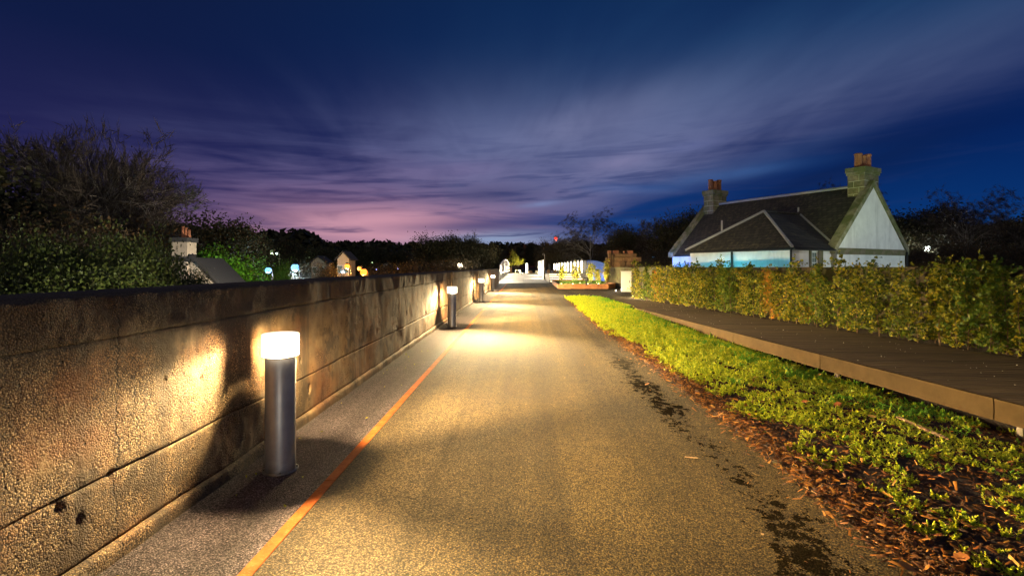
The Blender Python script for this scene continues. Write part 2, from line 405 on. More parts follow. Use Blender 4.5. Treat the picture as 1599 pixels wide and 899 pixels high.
M_greenleaf = leafmat('green_lit_leaf', [(.1, (.06, .13, .015)), (.6, (.10, .20, .02)), (.95, (.17, .25, .04))])
M_chip = leafmat('bark_chip', [(.05, (.035, .016, .007)), (.35, (.09, .038, .012)), (.65, (.20, .065, .011)), (.9, (.33, .135, .014)), (1.0, (.42, .22, .05))], .0, .8, 0)

def f_soil(g, b):
    p = g.pos(); n = g.noise(p, 30, 5, .7); n2 = g.noise(p, 3, 3)
    c = g.mix(1.0, g.ramp(n, [(.3, (.018, .010, .005)), (.6, (.06, .028, .011)), (.8, (.13, .06, .02))]), g.ramp(n2, [(.3, (.7, .7, .7)), (.7, (1.1, 1.1, 1.1))]), 'MULTIPLY')
    setc(g, b, c, .95, g.bump(n, .03, 1.0))
M_soil = mat('mulch_soil', f_soil)
def f_ground(g, b):
    p = g.pos(); n = g.noise(p, .15, 5, .6); n2 = g.noise(p, 3, 4, .6)
    c = g.mix(1.0, g.ramp(n, [(.35, (.022, .026, .012)), (.65, (.045, .042, .022))]), g.ramp(n2, [(.3, (.7, .7, .7)), (.7, (1.2, 1.2, 1.2))]), 'MULTIPLY')
    setc(g, b, c, .95, g.bump(n2, .1, .8))
M_ground = mat('rough_grass', f_ground)

def f_deck(g, b):
    o = g.obj(); p = g.pos(); rr = g.objrand()
    n = g.noise(g.vmul(p, (2.0, 30, 10)), 1.0, 4, .6)
    c = g.mix(1.0, g.ramp(n, [(.3, (.060, .040, .021)), (.7, (.125, .088, .050))]), g.ramp(rr, [(0, (.72, .72, .72)), (1, (1.2, 1.17, 1.12))]), 'MULTIPLY')
    setc(g, b, c, .7, g.bump(n, .004, .6))
M_deck = mat('deck_board', f_deck, spec=.2)
def f_fascia(g, b):
    p = g.pos(); n = g.noise(p, 5, 4, .6); n2 = g.noise(g.vmul(p, (9, 9, 2)), 3, 4, .65); rr = g.objrand()
    c = g.ramp(n, [(.3, (.045, .026, .008)), (.7, (.070, .042, .015))])
    c = g.mix(g.sstep(n2, .58, .74, 0, .55), c, (.055, .034, .016))
    c = g.mix(1.0, c, g.ramp(rr, [(0, (.85, .85, .85)), (1, (1.1, 1.1, 1.1))]), 'MULTIPLY')
    setc(g, b, c, .8, g.bump(n2, .003, .4))
M_fascia = mat('fascia_board', f_fascia, spec=.08)
M_steel = mat('galvanised_post', lambda g, b: setc(g, b, g.ramp(g.noise(g.obj(), 8, 4), [(.3, (.09, .07, .05)), (.7, (.16, .13, .10))])), rough=.7, metal=.2)

def f_bol(g, b):
    o = g.obj(); n = g.noise(g.vmul(o, (60, 60, 2)), 1.0, 3, .6); n2 = g.noise(o, 9, 4, .6)
    z = g.sep(o)[2]
    c = g.ramp(n2, [(.3, (.33, .30, .27)), (.7, (.43, .40, .36))])
    c = g.mix(g.mul(g.sstep(g.add(z, g.mul(n2, .14)), .16, .05), .7), c, (.05, .038, .026))
    setc(g, b, c, g.add(.36, g.mul(n, .14)), g.bump(n, .0008, .5))
M_bol = mat('bollard_metal', f_bol, metal=.55)
M_black = mat('black_metal', base=(.02, .02, .02), rough=.5, metal=.3)
def f_glow(name, col, k, clear=.6):
    m = bpy.data.materials.new(name); m.use_nodes = True; g = G(m.node_tree); m.node_tree.nodes.remove(m.node_tree.nodes['Principled BSDF'])
    e = g.n('ShaderNodeEmission'); e.inputs[0].default_value = (*col, 1); e.inputs[1].default_value = k
    t = g.n('ShaderNodeBsdfTransparent'); t.inputs[0].default_value = (clear, clear, clear, 1)
    a = g.n('ShaderNodeAddShader'); g.L.new(e.outputs[0], a.inputs[0]); g.L.new(t.outputs[0], a.inputs[1])
    g.L.new(a.outputs[0], m.node_tree.nodes['Material Output'].inputs[0]); return m
WARM = (1.0, .73, .36)
M_lens = f_glow('lit_lens', (1.0, .84, .60), 4.0, .9)
def emis(name, c, k): return mat(name, base=(.3, .3, .3), emit=c, es=k)
M_glarecap = f_glow('glare_cap', (1.0, .86, .64), 1.6, .05)  # cap given emission to imitate glare over the bollard head
M_ledw = emis('lit_white', (1.0, .93, .80), 5.0)
M_ledwarm = emis('lit_warm', (1.0, .78, .42), 9.0)
M_lblue = emis('lit_bluewhite', (.16, .52, 1.0), 2.4)
M_lorange = emis('lit_orange', (1.0, .30, .015), 2.6)
M_lwhite = emis('lit_streetwhite', (.95, 1.0, .9), 24.0)
M_lgreen = emis('lit_greenwhite', (.70, 1.0, .45), 3.0)
M_lred = emis('lit_red', (1.0, .05, .03), 2.0)

def f_render(col, var=.12, sc=2.2):
    def f(g, b):
        p = g.pos(); n = g.noise(p, sc, 5, .6); n2 = g.noise(p, 28, 3, .6)
        c = g.ramp(n, [(.3, tuple(k * (1 - var) for k in col)), (.7, tuple(min(.85, k * (1 + var * .5)) for k in col))])
        x, y, z = g.sep(p); s_ = g.noise(g.xyz(g.mul(x, 1.6), g.mul(y, 1.6), g.mul(z, .22)), 1.0, 5, .65)
        c = g.mix(g.sstep(s_, .50, .70, 0, .38), c, tuple(k * .45 for k in col))
        setc(g, b, c, .85, g.bump(g.add(n2, n), .02, .6))
    return f
M_white = mat('white_render', f_render((.72, .72, .68)))
M_cream = mat('cream_render', f_render((.42, .36, .27)))
def f_stone(c0, c1, moss):
    def f(g, b):
        p = g.pos(); rr = g.objrand(); n = g.noise(p, 6, 5, .65); n2 = g.noise(p, 1.8, 3)
        c = g.ramp(n, [(.3, c0), (.7, c1)])
        c = g.mix(1.0, c, g.ramp(rr, [(0, (.72, .72, .72)), (1, (1.25, 1.2, 1.15))]), 'MULTIPLY')
        c = g.mix(g.sstep(n2, .40, .60, 0, moss), c, (.085, .105, .022))
        setc(g, b, c, .9, g.bump(n, .03, .8))
    return f
M_stone = mat('sandstone', f_stone((.12, .10, .066), (.23, .20, .13), .55))
M_stonecap = mat('mossy_coping', f_stone((.16, .15, .10), (.28, .26, .17), .75))
M_mortar = mat('lime_mortar', base=(.42, .42, .30), rough=.95)
M_brown = mat('brown_stone', f_stone((.14, .075, .035), (.26, .15, .07), .15))
M_red = mat('red_brick', f_stone((.22, .08, .04), (.36, .15, .075), 0))
M_terracotta = mat('terracotta', f_stone((.30, .11, .05), (.44, .19, .09), 0))
def f_slate(g, b):
    o = g.obj(); x, y, z = g.sep(o)
    br = g.n('ShaderNodeTexBrick'); br.inputs['Scale'].default_value = 1.0
    br.inputs['Brick Width'].default_value = .28; br.inputs['Row Height'].default_value = .2; br.inputs['Mortar Size'].default_value = .014; br.inputs['Bias'].default_value = -.2
    br.inputs['Color1'].default_value = (.034, .030, .024, 1); br.inputs['Color2'].default_value = (.075, .062, .046, 1); br.inputs['Mortar'].default_value = (.008, .007, .006, 1)
    g.L.new(g.xyz(g.add(y, g.mul(x, .3)), g.mul(z, 1.3), 0.0), br.inputs['Vector'])
    n = g.noise(o, 4.5, 5, .65); n2 = g.noise(o, .9, 3)
    c = g.mix(g.mul(g.sstep(n, .52, .68), g.sstep(n2, .35, .65, .15, .8)), br.outputs[0], (.135, .120, .055))
    setc(g, b, c, .8, g.bump(g.add(br.outputs[1], g.mul(n, -.6)), .03, -.8))
M_slate = mat('roof_slate', f_slate)
M_lead = mat('lead_flashing', base=(.33, .32, .32), rough=.6)
M_winglass = mat('window_glass', base=(.10, .15, .12), rough=.08)
M_paintw = mat('white_paint', base=(.78, .78, .74), rough=.5)
M_corten = mat('corten_steel', lambda g, b: setc(g, b, g.ramp(g.noise(g.pos(), 3, 5, .65), [(.3, (.16, .055, .016)), (.7, (.36, .15, .045))])), rough=.75)
M_concrete = mat('pale_concrete', f_render((.50, .45, .38), .15, 1.5))
M_paleslab = mat('bridge_slab', f_render((.42, .39, .34), .15, .8))
M_greymetal = mat('grey_cladding', lambda g, b: setc(g, b, g.ramp(g.noise(g.pos(), 1.2, 4), [(.3, (.36, .36, .36)), (.7, (.50, .50, .49))])), rough=.5, metal=.2)
M_darkpanel = mat('dark_panel', base=(.13, .12, .11), rough=.6)
M_bluepanel = mat('blue_grey_panel', base=(.10, .17, .34), rough=.4, metal=.3)
M_boundary = mat('boundary_stone', f_stone((.05, .038, .02), (.12, .09, .042), .5))
M_darkroof = mat('dark_roof', base=(.03, .03, .03), rough=.8)

# ================================================================== SETTING
def fas_x(y): return 3.60 + 0.092 * (24.0 - y)          # front edge of the boardwalk
def hed_x(y): return 6.07 + 0.185 * (18.97 - y)         # back edge of the boardwalk
def bed_x(y): return 1.86 + .10 * math.sin(y * .35) * .4 + .008 * min(y, 20)
def bed_z(x, y):
    t = min(1, max(0, (x - 1.95) / (fas_x(y) - 1.95)))
    k = min(1, max(0, (24 - y) / 15)); k = k * k * (3 - 2 * k)
    return -.34 * k * t ** 1.2 + .03 * math.sin(t * 3.1) + .005

def terrain():
    n = 150
    s = np.linspace(-1, 1, n); g1 = np.sign(s) * (np.exp(np.abs(s) * 6.2) - 1) / (math.exp(6.2) - 1) * 2500
    X, Y = np.meshgrid(g1, g1 + 20, indexing='ij')
    d = np.hypot(X, Y)
    Z = -.55 - 3.0 * sst(-X, 3.4, 7.5)
    Z = Z - 3.0 * sst(Y, 48, 56) * sst(-Y, -101, -95) * sst(-X, -5.5, -3)
    Z = Z + sst(d, 120, 420) * (8 + 12 * fbm(X / 180, Y / 180, 3, 5)) + sst(d, 500, 1800) * 40
    Z = Z + (fbm(X / 9, Y / 9, 3, 2) - .45) * .6 * sst(d, 30, 60)
    V = np.stack([X, Y, Z], -1).reshape(-1, 3)
    i, j = np.meshgrid(np.arange(n - 1), np.arange(n - 1), indexing='ij'); a = (i * n + j).ravel()
    Fc = np.stack([a, a + n, a + n + 1, a + 1], -1)
    kind(npmesh('ground', V, Fc, M_ground, smooth=True), 'structure')
terrain()

def sheet(name, m, rows, kind_='structure', nx=2):
    """rows: (y, x0, x1, z or function)"""
    V = []; Fc = []
    for (y, x0, x1, z) in rows:
        for k in range(nx):
            x = x0 + (x1 - x0) * k / (nx - 1); V.append((x, y, z(x, y) if callable(z) else z))
    for i in range(len(rows) - 1):
        for k in range(nx - 1):
            a = i * nx + k; Fc.append((a, a + 1, a + nx + 1, a + nx))
    return kind(npmesh(name, V, Fc, m), kind_)
ys = [-8 + i * .5 for i in range(0, 68)]
sheet('path', M_path, [(y, -1.313, bed_x(y) + .05, 0.0) for y in ys] + [(26.5, -1.313, 2.1, 0.0), (48.6, -1.313, 2.6, 0.0)])
sheet('path_margin', M_margin, [(-8, -2.3, -1.387, 0.0), (48.6, -2.3, -1.387, 0.0)])
# rusted steel strip, in lengths
st = thing('edging_strip', 'long rusty orange steel strip let flush into the asphalt in front of the bollards', 'edging', (-1.35, 0, 0))
for i in range(17):
    y0 = -6 + i * 3.2
    MB().box(-.035, .035, y0 + .004, y0 + 3.196, -.05, .004).build('strip_length', M_strip, st)
sheet('plaza', M_plaza, [(25.2, 2.05, 6.6, .003), (30, 2.2, 8.2, .003), (48.6, 2.6, 14, .003), (52.0, 2.7, 14, .003)])
sheet('planting_bed', M_soil, [(y, bed_x(y), fas_x(y) + .6, bed_z) for y in [-2 + i * .35 for i in range(78)]], nx=14)
sheet('hedge_soil', M_soil, [(-3, hed_x(-3) + .02, hed_x(-3) + 2.0, -.02), (29.5, hed_x(29.5) - .0, hed_x(29.5) + 2.0, -.02)])

# ------------------------------------------------------------------ concrete wall
WX = -2.10
def wall():
    t = thing('concrete_wall', 'long old board marked concrete wall running along the left edge of the path', 'wall', (0, 0, 0))
    spall = [(2.33, .41, .030, .022), (2.44, .30, .05, .010), (2.62, .435, .03, .015), (4.3, .43, .025, .015), (3.02, .83, .02, .03), (3.35, .78, .018, .03), (4.85, .62, .03, .03), (5.6, .40, .03, .03), (7.4, .58, .04, .03), (5.05, .30, .05, .03), (9.3, .66, .05, .03), (11.2, .5, .06, .03), (6.6, .82, .02, .03)]
    def course(name, z0, z1, x0, lip, rough, top=False):
        ya = np.concatenate([np.arange(-6, 1.4, .3), np.arange(1.4, 7.0, .016), np.arange(7.0, 16, .05), np.arange(16, 47.01, .25)])
        nz = max(4, int((z1 - z0) / .018)); za = np.linspace(z0, z1, nz)
        Yg, Zg = np.meshgrid(ya, za, indexing='ij')
        nf = sst(-Yg, -14, -3) * .85 + .15
        D = (fbm(Yg * 2.2, Zg * 2.2, 4, 3) - .47) * .042 * rough + (fbm(Yg * 26, Zg * 26, 3, 8) - .45) * .007 * rough * nf * (1.25 - .8 * sst(Yg, 2.6, 5.5))
        ed = np.minimum(Zg - z0, z1 - Zg) + (fbm(Yg * 14, Zg * 3, 3, 12) - .5) * .018
        D -= .012 * (1 - sst(ed, 0, .010)) * sst(fbm(Yg * 1.3 + z0 * 50, Yg * 0 + z0 * 9, 4, 41), .28, .62)
        for (sy, sz, sr, dp) in spall:
            dd = np.hypot((Yg - sy) / (sr * .7), (Zg - sz) / sr) + (fbm(Yg * 22, Zg * 22, 3, 4) - .45) * .9
            D -= dp * (1 - sst(dd, .55, .95))
        cw = (vnoise(Zg * 9, Zg * 0, 3) - .5) * .10
        D -= .014 * (1 - sst(np.abs(Yg - 2.66 - cw * 0), .003, .012)) * 0
        Xg = x0 + D
        if top:
            Zg = Zg + np.where(Zg > z1 - 1e-6, (fbm(Yg * 16, Yg * 0 + 3, 3, 9) - .45) * .03, 0)
        V = np.stack([Xg, Yg, Zg], -1).reshape(-1, 3); ny = len(ya)
        i, j = np.meshgrid(np.arange(ny - 1), np.arange(nz - 1), indexing='ij'); a = (i * nz + j).ravel()
        Fc = [np.stack([a, a + nz, a + nz + 1, a + 1], -1)]
        # returns into the body, top and bottom
        off = len(V); depth = .92 if top else .06
        Vt = V.reshape(ny, nz, 3)
        bt = Vt[:, -1].copy(); bt[:, 0] = WX - depth; bt[:, 2] = np.where(top, z1 - .015, bt[:, 2]); bb = Vt[:, 0].copy(); bb[:, 0] = WX - .06
        V = np.concatenate([V, bt, bb]); i = np.arange(ny - 1)
        Fc.append(np.stack([i * nz + nz - 1, (i + 1) * nz + nz - 1, off + i + 1, off + i], -1))
        Fc.append(np.stack([off + ny + i, off + ny + i + 1, (i + 1) * nz, i * nz], -1))
        npmesh(name, V, np.concatenate(Fc), M_wall, t)
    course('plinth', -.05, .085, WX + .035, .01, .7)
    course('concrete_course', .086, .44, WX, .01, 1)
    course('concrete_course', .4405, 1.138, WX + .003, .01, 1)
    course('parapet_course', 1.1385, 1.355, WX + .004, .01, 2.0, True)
    MB().box(WX - .92, WX - .05, -6, 47, -4, 1.32).build('wall_body', M_wall, t)
    for y in (15.2, 24.3, 33.4):
        MB().box(WX - .02, WX + .045, y, y + .32, .0, 1.36).build('pilaster', M_wall, t, bevel=.01)
wall()

# ------------------------------------------------------------------ bollards
ies = bpy.data.texts.new('bollard_photometry')
vang = [0, 20, 30, 36, 45, 55, 64, 72, 78, 81, 84, 87, 90, 95, 105, 120, 180]
vcd = [0, 0, .01, .08, .15, .29, .62, .95, 1.0, 1.0, .95, .82, .62, .28, .08, .02, 0]
vwall = [0, 0, .02, .40, .70, .95, 1.0, 1.0, .85, .62, .36, .20, .14, .11, .08, .03, 0]
hang = list(range(0, 361, 15))
def hcd(a):                     # 0 = along +X of the lamp (towards the path)
    a = min(a, 360 - a)
    pts = [(0, .30), (18, .36), (30, .27), (38, .36), (47, .90), (55, 1.0), (64, .82), (80, .26), (95, .11), (110, .07), (125, .06), (140, .03), (152, .012), (180, .008)]
    for (a0, b0), (a1, b1) in zip(pts, pts[1:]):
        if a0 <= a <= a1: return b0 + (b1 - b0) * (a - a0) / (a1 - a0)
ies.write('IESNA:LM-63-2002\nTILT=NONE\n1 1000 1 %d %d 1 2 0 0 0\n1 1 100\n' % (len(vang), len(hang)))
ies.write(' '.join(map(str, vang)) + '\n' + ' '.join(map(str, hang)) + '\n')
for h in hang:
    k_ = min(1, max(0, (min(h, 360 - h) - 78) / 22))
    ies.write(' '.join('%.3f' % (1000 * (v * (1 - k_) + w_ * k_) * hcd(h)) for v, w_ in zip(vcd, vwall)) + '\n')
def bollard_light(parent, power):
    o = lamp('bollard_lamp', 'POINT', (0, 0, .975), power, WARM, parent, .026)
    l = o.data; l.use_nodes = True; g = G(l.node_tree)
    e = [n for n in l.node_tree.nodes if n.type == 'EMISSION'][0]
    ie = g.n('ShaderNodeTexIES', mode='INTERNAL'); ie.ies = ies; ie.inputs['Strength'].default_value = IES_K
    g.L.new(ie.outputs[0], e.inputs['Strength'])
    return o
IES_K = 1.0
BOLL_P = 180.0
BOLL_ROT = R(90)
def make_bollard():
    t = thing('bollard_light', '', 'bollard light', (0, 0, 0), 0, 'bollard lights along the concrete wall')
    MB().lathe([(0, 0), (.108, 0), (.108, .012), (.105, .02), (.105, .842), (.100, .846), (.0, .846)], n=40).build('post', M_bol, t, True)
    MB().lathe([(.109, .846), (.126, .848), (.128, .852), (.128, .994)], n=40, a0=R(-148), a1=R(148)).build('lens', M_lens, t, True)
    sh = MB(); sh.lathe([(.121, .85), (.129, .85), (.129, .994), (.121, .994), (.121, .85)], n=10, a0=R(148.5), a1=R(211.5)).build('shield', M_bol, t)
    MB().lathe([(0, .995), (.127, .995), (.130, .997), (.130, 1.006), (.124, 1.010), (0, 1.010)], n=40).build('cap', M_glarecap, t, True)
    MB().lathe([(.104, .832), (.109, .835), (.109, .841), (.104, .841)], n=40).build('collar', M_bol, t, True)
    for a_ in range(4):
        MB().lathe([(0, .022), (.008, .022), (.008, .030), (0, .032)], (.112 * math.cos(a_ * 1.5708 + .4), .112 * math.sin(a_ * 1.5708 + .4), -.012), 6).build('bolt', M_steel, t)
    MB().lathe([(.124, 0), (.124, .009), (.106, .010)], n=40).build('base_plate', M_bol, t, True)
    MB().lathe([(.018, .846), (.018, .955), (.0, .955)], n=12).build('lamp_holder', M_paintw, t, True)
    return t
B0 = make_bollard()
bl = ['nearest and largest lit bollard, standing beside the cracked stretch of concrete wall', 'second lit bollard along the wall, a few metres beyond the largest one', 'third lit bollard along the wall, between the second and the smallest one', 'smallest and farthest lit bollard, close to the foot of the arched bridge parapet']
for i, (x, y) in enumerate(((-1.79, 3.80), (-1.77, 12.95), (-1.77, 22.15), (-1.79, 31.6))):
    o = B0 if i == 0 else dup(B0, (0, 0, 0))
    o.location = (x, y, 0); o['label'] = bl[i]
    bl_o = bollard_light(o, BOLL_P); bl_o.rotation_euler = (0, 0, BOLL_ROT)

# ------------------------------------------------------------------ boardwalk
def deck():
    t = thing('boardwalk', 'low timber boardwalk with pale fascia between the leafy hedge and the planted bed', 'boardwalk', (0, 0, 0))
    y = -1.6; w = .150
    sl = -.10
    top = .03
    while y < 24.2:
        def edge(fn, off, yy):
            for _ in range(6): xx = fn(yy + 0); yy2 = yy
            return fn(yy) + off
        y0, y1 = y + .010, y + w - .010
        xa = fas_x(y) + .02; xb = hed_x(y)
        dz = rnd.uniform(-.0015, .0015)
        # boards run across with a slight skew
        L0 = Vector((xa, y0, 0)); L1 = Vector((xa, y1, 0)); r0 = Vector((xb, y0 + sl * (xb - xa), 0)); r1 = Vector((xb, y1 + sl * (xb - xa), 0))
        L0.x = fas_x(y0) + .02; L1.x = fas_x(y1) + .02; r0.x = hed_x(r0.y); r1.x = hed_x(r1.y)
        z = top + dz
        MB().prism([(L0.x, L0.y, z - .03), (r0.x, r0.y, z - .03), (r1.x, r1.y, z - .03), (L1.x, L1.y, z - .03)], (0, 0, .03)).build('plank', M_deck, t)
        y += w
    # fascia panels
    cuts = [-1.4, 1.2, 3.9, 5.28, 5.72, 8.6, 11.5, 13.0, 15.7, 18.5, 21.2, 23.95]
    for a, b in zip(cuts, cuts[1:]):
        a += .006; b -= .006
        pts = lambda z0, z1, o: [(fas_x(a) + o, a, z0), (fas_x(b) + o, b, z0), (fas_x(b) + o, b, z1), (fas_x(a) + o, a, z1)]
        MB().prism(pts(-.205, .010, -.012), (.03, .003, 0)).build('fascia_panel', M_fascia, t)
        MB().prism(pts(.012, .036, -.020), (.045, .004, 0)).build('edge_trim', M_fascia, t)
    for yy in (2.6, 5.50, 8.3, 11.2, 14.2):
        x = fas_x(yy) + .04
        MB().box(x, x + .05, yy - .035, yy + .035, -.55, -.16).build('leg', M_steel, t)
    MB().box(fas_x(5) + .2, fas_x(5) + .28, 1, 9, -.2, -.02).build('joist', M_black, t)
deck()

# ------------------------------------------------------------------ leaf helpers
def leaves(C, size, nrng, asp=.55, axis=None, spread=1.0, fold=.25):
    """rhombic folded leaves: two triangles each, at points C"""
    C = np.asarray(C, float); n = len(C)
    d = nrng.normal(size=(n, 3)); d /= np.linalg.norm(d, axis=1)[:, None]
    if axis is not None:
        d = np.asarray(axis, float) + d * spread; d /= np.linalg.norm(d, axis=1)[:, None]
    r = nrng.normal(size=(n, 3)); w = np.cross(d, r); w /= np.linalg.norm(w, axis=1)[:, None]; u = np.cross(w, d)
    s = (np.asarray(size) * np.ones(n) * nrng.uniform(.7, 1.3, n))[:, None]
    base = C - d * s * .5; tip = C + d * s * .5
    l = C + w * s * asp * .5 + u * s * fold * asp - d * s * .08; r_ = C - w * s * asp * .5 + u * s * fold * asp - d * s * .08
    V = np.stack([base, l, tip, r_], 1).reshape(-1, 3); b = np.arange(n) * 4
    Fc = np.stack([np.stack([b, b + 2, b + 1], -1), np.stack([b, b + 3, b + 2], -1)], 1).reshape(-1, 3)
    return V, Fc

# ------------------------------------------------------------------ hedge
def hedge():
    nr = np.random.default_rng(5); protos = []
    for k in range(7):
        t = thing('hedge_sapling', '', 'sapling')
        mb = MB(); H = 1.42 + .16 * nr.random() + (.15 if k == 6 else 0); lean = nr.normal(0, .05, 2)
        def st(zz): return Vector((lean[0] * zz + .02 * math.sin(zz * 5 + k), lean[1] * zz + .02 * math.cos(zz * 4 + k), zz))
        mb.tube([st(H * i / 7) for i in range(8)], [.011 - .0085 * i / 7 for i in range(8)], 5)
        pts = []
        for j in range(30):
            z0 = .07 + (H - .1) * (j / 30) ** .95; a = nr.uniform(0, 6.28); Lb = (.27 - .13 * z0 / H) * (.55 + .9 * abs(math.sin(j * 1.7 + k))) * nr.uniform(.6, 1.15)
            p0 = st(z0); dv = Vector((math.cos(a), math.sin(a), .55)); p1 = p0 + dv * Lb * .55; p2 = p0 + Vector((math.cos(a) * Lb, math.sin(a) * Lb, .40 * Lb))
            mb.tube([p0, p1, p2], [.004, .003, .0015], 3, False)
            for q in range(16):
                s = nr.uniform(.25, 1.08); c = p0.lerp(p2, s)
                pts.append((c.x + nr.normal(0, .045), c.y + nr.normal(0, .045), max(.1, c.z + nr.normal(0, .04))))
        for q in range(16):
            zz = H * nr.uniform(.84, 1.10); c = st(zz); pts.append((c.x + nr.normal(0, .03), c.y + nr.normal(0, .03), zz))
        mb.build('stem', M_stem, t)
        V, Fc = leaves(pts, .074, nr, .80, (0, 0, -.15), 1.0, .22); npmesh('foliage', V, Fc, (M_hedge, M_hedgeg, M_hedge, M_hedge, M_hedgeo, M_hedgeg, M_hedge)[k], t); t['_c'] = (0, 1, 0, 0, 2, 1, 0)[k]
        protos.append(t)
    y = 1.2; i = 0
    lab = 'young hedge sapling with green and yellowing leaves in the row behind the boardwalk'
    while y < 24.4:
        for row in range(2):
            if row and nr.random() < .28: continue
            x = hed_x(y) + .22 + row * .42 + nr.normal(0, .05)
            yy = y + row * .14 + nr.normal(0, .04)
            sc = nr.uniform(.76, 1.10)
            k = int(nr.choice([0, 1, 2, 3, 0, 2, 3, 5, 4, 0, 1, 2, 3])) if nr.random() > .12 else 6
            if i < 7: o = protos[i]; o.location = (x, yy, -.03); o.rotation_euler = (0, 0, nr.uniform(0, 6.28)); o.scale = (sc, sc, sc)
            else: o = dup(protos[k], (x, yy, -.03), nr.uniform(0, 6.28), (sc, sc, sc * nr.uniform(.95, 1.03)))
            o['label'] = ('yellowing hedge sapling mixed green and gold, in the row behind the boardwalk', 'mostly green hedge sapling in the row behind the boardwalk', 'orange tinged hedge sapling with autumn leaves, in the row behind the boardwalk')[o['_c']]; o['group'] = 'hedge saplings behind the boardwalk'
            i += 1
        y += .34 * nr.uniform(.75, 1.3)
hedge()

# ------------------------------------------------------------------ sedum and bark mulch
def bed_arrays(n, nr, y0, y1, power=1.6):
    y = y0 + (y1 - y0) * nr.random(n) ** power
    fx = 3.60 + .092 * (24 - y); bx = 1.86 + .04 * np.sin(y * .35) + .008 * np.minimum(y, 20)
    t = nr.random(n); x = bx + (fx - bx + .12) * t
    tt = np.clip((x - 1.95) / (fx - 1.95), 0, 1); k = np.clip((24 - y) / 15, 0, 1); k = k * k * (3 - 2 * k)
    z = -.34 * k * tt ** 1.2 + .03 * np.sin(tt * 3.1) + .005
    return x, y, z, t
def far_(y): return sst(y, 4, 12)
def sedum():
    nr = np.random.default_rng(11)
    x, y, z, t = bed_arrays(60000, nr, 1.7, 24.6, 1.75)
    cov = fbm(x * 1.7, y * 1.7, 4, 21) * .75 + fbm(x * 6.5, y * 6.5, 3, 29) * 1.0 - .24 + .19 * sst(y, 3.0, 7) - .55 * (1 - sst(t, .0, .11)) * (1 - .4 * sst(y, 5, 14))
    cov = cov - .26 * sst(t, .60, .92) * (1 - sst(y, 4.0, 7)) - .07 * (1 - sst(y, 2.4, 4))
    cov = cov - .03 * (1 - sst(y, 4, 9))
    keep = cov + .55 * (fbm(x * 3.2, y * 3.2, 2, 91) - .42) * far_(y) > .56; x, y, z, t = x[keep], y[keep], z[keep], t[keep]
    n = len(x)
    far = sst(y, 4, 14)
    ln = (.022 + .030 * nr.random(n) ** 2 + .022 * fbm(x * 9, y * 9, 2, 61)) * (1 + 1.3 * far)
    clump = fbm(x * 2.2, y * 2.2, 3, 33)
    a = nr.uniform(0, 6.28, n); til = nr.uniform(.3, 2.2, n)
    ax = np.stack([np.cos(a) * til, np.sin(a) * til, np.ones(n)], -1); ax /= np.linalg.norm(ax, axis=1)[:, None]
    base = np.stack([x, y, z + .012 * (clump - .3)], -1)
    Vs, Fs, Vg, Fg = [], [], [], []
    green = (fbm(x * 2.8, y * 2.8, 3, 51) + .40 * t + nr.normal(0, .06, n)) > .80
    r = np.cross(ax, nr.normal(size=(n, 3))); r /= np.linalg.norm(r, axis=1)[:, None]; s = np.cross(ax, r)
    cs = []; ds = []; ls = []
    for lev in range(4):
        h = .30 + .23 * lev
        for q in range(4):
            an = q * 1.5708 + lev * .8
            out = r * math.cos(an) + s * math.sin(an)
            d = out * (1.0 - .16 * lev) + ax * (.45 + .35 * lev); d /= np.linalg.norm(d, axis=1)[:, None]
            L = ln * (.46 - .05 * lev)
            cs.append(base + ax * (ln * h)[:, None] + d * (L * .5)[:, None]); ds.append(d); ls.append(L)
    def mk(mask):
        P = np.stack(cs, 1)[mask]; Dv = np.stack(ds, 1)[mask]; L = np.stack(ls, 1)[mask]
        m = P.shape[0]; k = P.shape[1]
        axm = np.repeat(ax[mask][:, None], k, 1)
        w = np.cross(Dv, axm); w /= np.linalg.norm(w, axis=2)[..., None] + 1e-9; u = np.cross(w, Dv)
        Lh = L[..., None] * .5
        V = np.stack([P - Dv * Lh, P + w * Lh * .62 + u * Lh * .22, P + Dv * Lh, P - w * Lh * .62 + u * Lh * .22], 2)
        # one sprig = one connected strip, so that it takes one tone
        b = np.arange(m * k) * 4
        Fc = np.stack([np.stack([b, b + 2, b + 1], -1), np.stack([b, b + 3, b + 2], -1)], 1).reshape(-1, 3)
        return V.reshape(-1, 3), Fc
    for mask, nm, m_, lb in ((~green, 'sedum_carpet', M_sedum, 'carpet of bright yellow green sedum sprigs covering the planted bed beside the path'), (green, 'sedum_patches', M_sedumdark, 'deeper green sedum patches in the planted bed, mostly along the boardwalk fascia')):
        V, Fc = mk(mask); o = kind(npmesh(nm, V, Fc, m_), 'stuff'); tag(o, lb, 'sedum')
